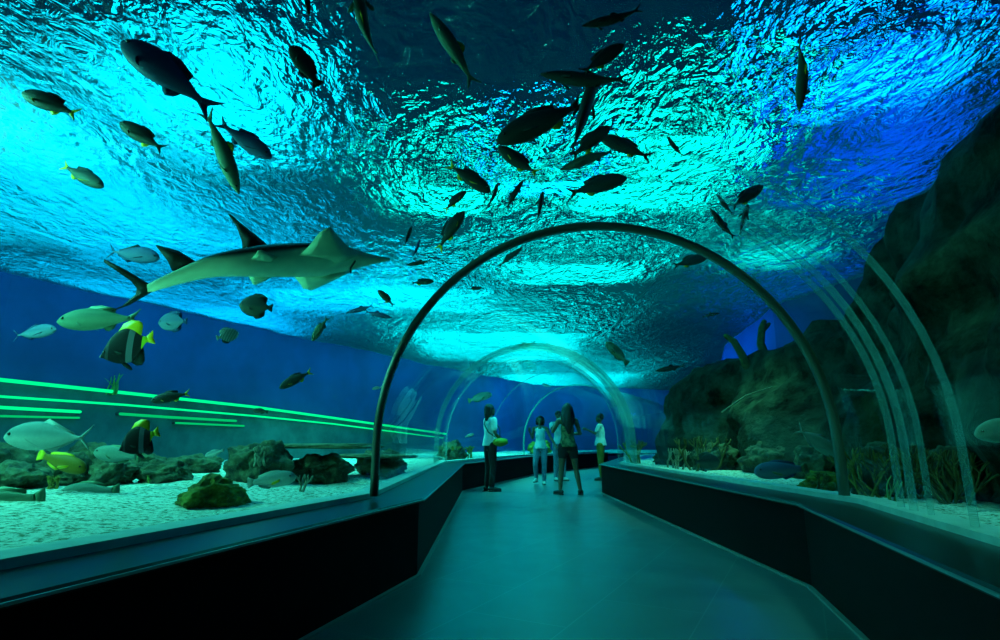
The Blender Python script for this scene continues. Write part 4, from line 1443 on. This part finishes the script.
# woman with the bag, seen from her right side, looking along the hall to the right
p1 = person('person', ground(490, 11.5), math.radians(-62), 1.02, 'woman in white T-shirt and black trousers with a yellow green shoulder bag, hands joined', 
            [((-0.21, 0.02, 1.10), (-0.05, 0.20, 1.0), (0.6, 0.6, -0.4), (0.5, -0.6, 0.2)), ((0.21, 0.0, 1.09), (0.09, 0.20, 0.98), (-0.5, 0.7, -0.4), (-0.5, -0.6, 0.2))],
            stand(0.09), 'white', 'blackcloth', 'mid', 'shoe')
bagm = MB()
bagm.tube([(0.185, 0.04, 0.93), (0.19, 0.13, 0.925), (0.185, 0.22, 0.935)], [0.07, 0.085, 0.07], 12)
strap = MB().tube([(0.17, 0.13, 1.03), (0.14, 0.14, 1.18), (0.03, 0.12, 1.31), (-0.10, 0.05, 1.42), (-0.11, -0.05, 1.40), (0.02, -0.14, 1.27), (0.15, -0.12, 1.12), (0.18, 0.03, 1.02)], 0.012, 6)
item('shoulder_bag', bagm, 'bag', 'yellow green bag slung across the woman in the white T-shirt', 'bag', p1, [('strap', strap, 'shoe')])
# the girl in white tank top and jeans, facing us, holding out an arm
p2 = person('person', ground(541, 13.3), math.radians(168), 0.93, 'girl in white tank top and light blue jeans facing the camera, one arm out',
            [((-0.26, 0.04, 1.14), (-0.38, 0.10, 0.95), (-0.4, 0.4, -0.6), (0.8, 0, -0.2)), ((0.20, -0.02, 1.12), (0.24, 0.16, 1.28), (0, 0.5, 0.7), (-0.6, 0.5, 0))],
            [((-0.09, 0.02, 0.46), (-0.075, -0.02, 0.09), (-0.2, 1, 0)), ((0.12, 0.10, 0.48), (0.13, -0.10, 0.16), (0.2, 1, -0.2))], 'white', 'jeans', 'bob', 'shoe_w', sleeves=False)
# long haired woman from behind
p3 = person('person', ground(569, 10.8), math.radians(6), 1.0, 'long haired woman seen from behind in olive top and dark shorts, bare legs apart',
            [((-0.27, 0.06, 1.14), (-0.20, 0.26, 1.24), (0.3, 0.7, 0.4), (0.6, -0.4, 0)), ((0.25, 0.03, 1.11), (0.13, 0.22, 1.10), (-0.5, 0.6, 0.1), (-0.5, -0.6, 0))],
            [((-0.13, 0.02, 0.46), (-0.17, -0.03, 0.09), (-0.5, 1, 0)), ((0.15, 0.02, 0.46), (0.21, -0.02, 0.09), (0.5, 1, 0))], 'olive', 'blackcloth', 'long', 'shoe', sleeves=False, bottom_len='short')
# the one taking a picture behind her
p4 = person('person', ground(560, 14.6), math.radians(200), 1.04, 'person in white shirt mostly hidden behind the long haired woman, raising a phone',
            [((-0.24, 0.14, 1.22), (-0.10, 0.30, 1.42), (0.3, 0.4, 0.8), (0.8, 0.2, -0.2)), ((0.26, 0.14, 1.22), (0.16, 0.32, 1.42), (-0.2, 0.4, 0.8), (-0.8, 0.2, -0.2))],
            stand(0.1), 'white', 'jeans', 'short', 'shoe_w', fem=False)
ph = MB()
x0, x1, y0, y1, z0, z1 = -0.06, 0.12, 0.352, 0.366, 1.46, 1.56
ph.loft([[V((x0, y, z0)), V((x1, y, z0)), V((x1, y, z1)), V((x0, y, z1))] for y in (y0, y1)])
item('phone', ph, 'phone', 'dark phone held up beside the long haired woman head', 'phone', p4)
# the boy beyond the kerb's corner
p5 = person('person', ground(602, 14.7), math.radians(70), 1.0, 'boy in white shirt and khaki green trousers standing behind the corner of the kerb',
            [((-0.24, 0.08, 1.16), (-0.18, 0.30, 1.26), (0.1, 0.8, 0.3), (0.6, 0, -0.5)), ((0.23, 0.0, 1.09), (0.22, 0.10, 0.90), (0, 0.3, -0.9), (-0.9, 0, 0))],
            stand(0.1), 'white', 'khaki', 'short', 'shoe', fem=False)


# ------------------------------------------------------------------ lights
def spot(name, target, azim, elev, dist, size, energy, col, soft=0.12, blend=1.0):
    """a lamp aimed at a point, standing off by azimuth/elevation"""
    a, e = math.radians(azim), math.radians(elev)
    t_ = V(target)
    p_ = t_ + V((math.sin(a) * math.cos(e), math.cos(a) * math.cos(e), math.sin(e))) * dist
    d_ = bpy.data.lights.new(name, 'SPOT')
    d_.energy = energy
    d_.color = col
    d_.spot_size = math.radians(size)
    d_.spot_blend = blend
    d_.shadow_soft_size = soft
    o_ = bpy.data.objects.new(name, d_)
    C.objects.link(o_)
    o_.location = p_
    o_.rotation_euler = (t_ - p_).to_track_quat('-Z', 'Y').to_euler()
    return o_


def area(name, loc, target, sx_, sy_, energy, col):
    d_ = bpy.data.lights.new(name, 'AREA')
    d_.shape = 'RECTANGLE'
    d_.size, d_.size_y = sx_, sy_
    d_.energy = energy
    d_.color = col
    o_ = bpy.data.objects.new(name, d_)
    C.objects.link(o_)
    o_.location = loc
    o_.rotation_euler = (V(target) - V(loc)).to_track_quat('-Z', 'Y').to_euler()
    return o_


CY, TE, BL = (0.0, 0.75, 1.0), (0.0, 1.0, 0.8), (0.0, 0.22, 1.0)
HS = H + 0.05


def pool(px, py, azim, elev, dist, size, energy, col):
    t_ = at_z(px, py, H)
    spot('hall_lamp', t_, azim, elev, dist, size, energy, col)


# lamps hung in the hall above the tank; L = how bright the lamp's face is
def lamp(px, py, up, sx_, sy_, L_, col):
    t_ = at_z(px, py, H)
    d_ = ray(px, py)
    p_ = t_ + d_ * (up / d_.z)
    area('hall_lamp', p_, p_ + V((0, 0, -1)), sx_, sy_, L_ * PI * sx_ * sy_, col)


lamp(235, 30, 2.0, 1.4, 2.0, 3.2, (0.0, 0.72, 1.0))
lamp(40, 30, 2.0, 1.6, 1.6, 2.0, (0.0, 0.7, 0.95))
lamp(60, 120, 2.0, 3.6, 2.6, 1.5, (0.0, 0.62, 0.95))
lamp(200, 180, 2.0, 3.5, 1.6, 1.6, (0.0, 0.52, 0.95))
lamp(20, 235, 2.0, 6.0, 2.0, 1.3, (0.0, 0.55, 1.0))
lamp(150, 268, 2.0, 8.0, 3.0, 1.9, (0.0, 0.45, 1.0))
lamp(330, 235, 2.2, 2.5, 2.0, 2.4, (0.0, 0.55, 1.0))
lamp(450, 120, 2.0, 1.2, 1.0, 3.6, TE)
lamp(630, 115, 2.0, 1.9, 0.9, 3.4, TE)
lamp(690, 65, 2.0, 1.3, 0.9, 2.8, TE)
lamp(760, 185, 2.0, 1.4, 1.1, 1.8, TE)
lamp(545, 105, 2.0, 0.5, 0.4, 8.0, (0.0, 0.40, 1.0))
lamp(570, 205, 2.0, 2.4, 1.2, 3.0, (0.0, 0.95, 0.88))
lamp(430, 240, 2.0, 2.5, 2.0, 2.4, (0.0, 0.85, 1.0))
lamp(500, 300, 2.0, 5.0, 5.0, 2.4, (0.0, 0.92, 0.97))
lamp(560, 350, 2.0, 6.0, 8.0, 2.2, (0.0, 0.9, 1.0))
lamp(860, -20, 2.0, 1.2, 0.9, 4.5, (0.0, 0.36, 1.0))
lamp(940, 70, 2.0, 3.0, 2.4, 1.0, (0.0, 0.07, 1.0))
lamp(820, 250, 2.4, 3.0, 3.0, 0.9, (0.0, 0.10, 1.0))

# added, unseen fill lights under the surface for sand, reef and walls
area('tank_fill', (-5.3, 3.3, 3.45), (-3.6, 4.8, 0.5), 1.0, 1.6, 330, (0.07, 0.95, 0.60))
spot('tank_fill', (-3.5, 8.0, 0.5), 0, 88, 2.9, 140, 420, (0.06, 1.0, 0.62))
spot('tank_fill', (-2.6, 13.0, 0.5), 0, 88, 2.9, 140, 900, (0.04, 1.0, 0.66))
spot('tank_fill', (3.0, 4.4, 0.5), 0, 88, 2.9, 100, 40, (0.10, 1.0, 0.45))
spot('tank_fill', (3.2, 8.5, 0.5), 0, 88, 2.9, 90, 330, (0.12, 1.0, 0.5))
spot('tank_fill', (3.6, 13.5, 0.5), 0, 88, 2.9, 100, 260, (0.06, 1.0, 0.55))
spot('tank_fill', (1.0, 19.5, 0.5), 0, 88, 2.9, 140, 900, (0.03, 1.0, 0.75))
spot('tank_fill', (2.75, 2.7, 0.5), 0, 88, 2.9, 80, 110, (0.10, 1.0, 0.6))
spot('belly_fill', (-2.6, 4.0, 2.3), 160, -38, 2.2, 50, 90, (0.10, 1.0, 0.55))  # added from below, out of view, to brighten the guitarfish belly
# added, unseen fill lights straight over the walkway
spot('walk_fill', (0.7, 6.0, 0.0), 0, 88, 3.45, 110, 90, (0.02, 1.0, 0.85))
spot('walk_fill', (0.6, 11.0, 0.0), 0, 88, 3.45, 110, 240, (0.02, 1.0, 0.95))
# added, unseen fill on the painted walls: blue low down, cyan from the water line
spot('wall_fill', (-8.6, 5.0, 1.6), 110, 25, 3.2, 110, 20, BL)
spot('wall_fill', (-6.8, 10.5, 1.8), 110, 25, 3.0, 120, 30, BL)
spot('wall_fill', (-4.0, 16.5, 1.8), 110, 25, 3.0, 120, 40, BL)
spot('wall_fill', (0.5, 25.0, 1.8), 160, 20, 3.5, 130, 250, (0.0, 0.35, 1.0))



def wall_wash(a, b, side, off, power, col, z=3.42, aim=2.3):
    """an added, unseen long light under the water line, turned towards the wall"""
    d = (b - a).normalized()
    n = V((d.y, -d.x)) * side
    m_ = (a + b) / 2
    p_ = V((m_.x + n.x * off, m_.y + n.y * off, z))
    t_ = V((m_.x, m_.y, aim))
    d_ = bpy.data.lights.new('wall_fill', 'AREA')
    d_.shape = 'RECTANGLE'
    d_.size, d_.size_y = (b - a).length, 0.25
    d_.energy = power
    d_.color = col
    o_ = bpy.data.objects.new('wall_fill', d_)
    C.objects.link(o_)
    zz = -(t_ - p_).normalized()
    xx = V((d.x, d.y, 0))
    yy = zz.cross(xx).normalized()
    o_.matrix_world = Matrix.Translation(p_) @ Matrix((xx, yy, zz)).transposed().to_4x4()


for a, b in zip(LW, LW[1:]):
    wall_wash(a, b, 1, 1.0, 3.4 * (b - a).length, (0.0, 0.5, 1.0))
for a, b in zip(BW, BW[1:]):
    wall_wash(a, b, 1, 1.2, 7 * (b - a).length, (0.0, 0.7, 1.0))
RW = [V((5.5, 11.0)), V((6.3, 15.5)), V((8.6, 22.0))]
for a, b in zip(RW, RW[1:]):
    wall_wash(a, b, -1, 0.9, 11 * (b - a).length, (0.0, 0.16, 1.0))
w = bpy.data.worlds.new('hall_dark')
bpy.context.scene.world = w
w.use_nodes = True
w.node_tree.nodes['Background'].inputs['Color'].default_value = (0.0, 0.12, 0.45, 1)
w.node_tree.nodes['Background'].inputs['Strength'].default_value = 0.05

sc = bpy.context.scene
sc.view_settings.view_transform = 'Standard'
sc.view_settings.look = 'None'
sc.view_settings.gamma = 1
sc.view_settings.use_curve_mapping = False
sc.view_settings.exposure = 0.0
sc.cycles.use_denoising = True
sc.cycles.transparent_max_bounces = 40
sc.cycles.max_bounces = 8
sc.cycles.sample_clamp_indirect = 4
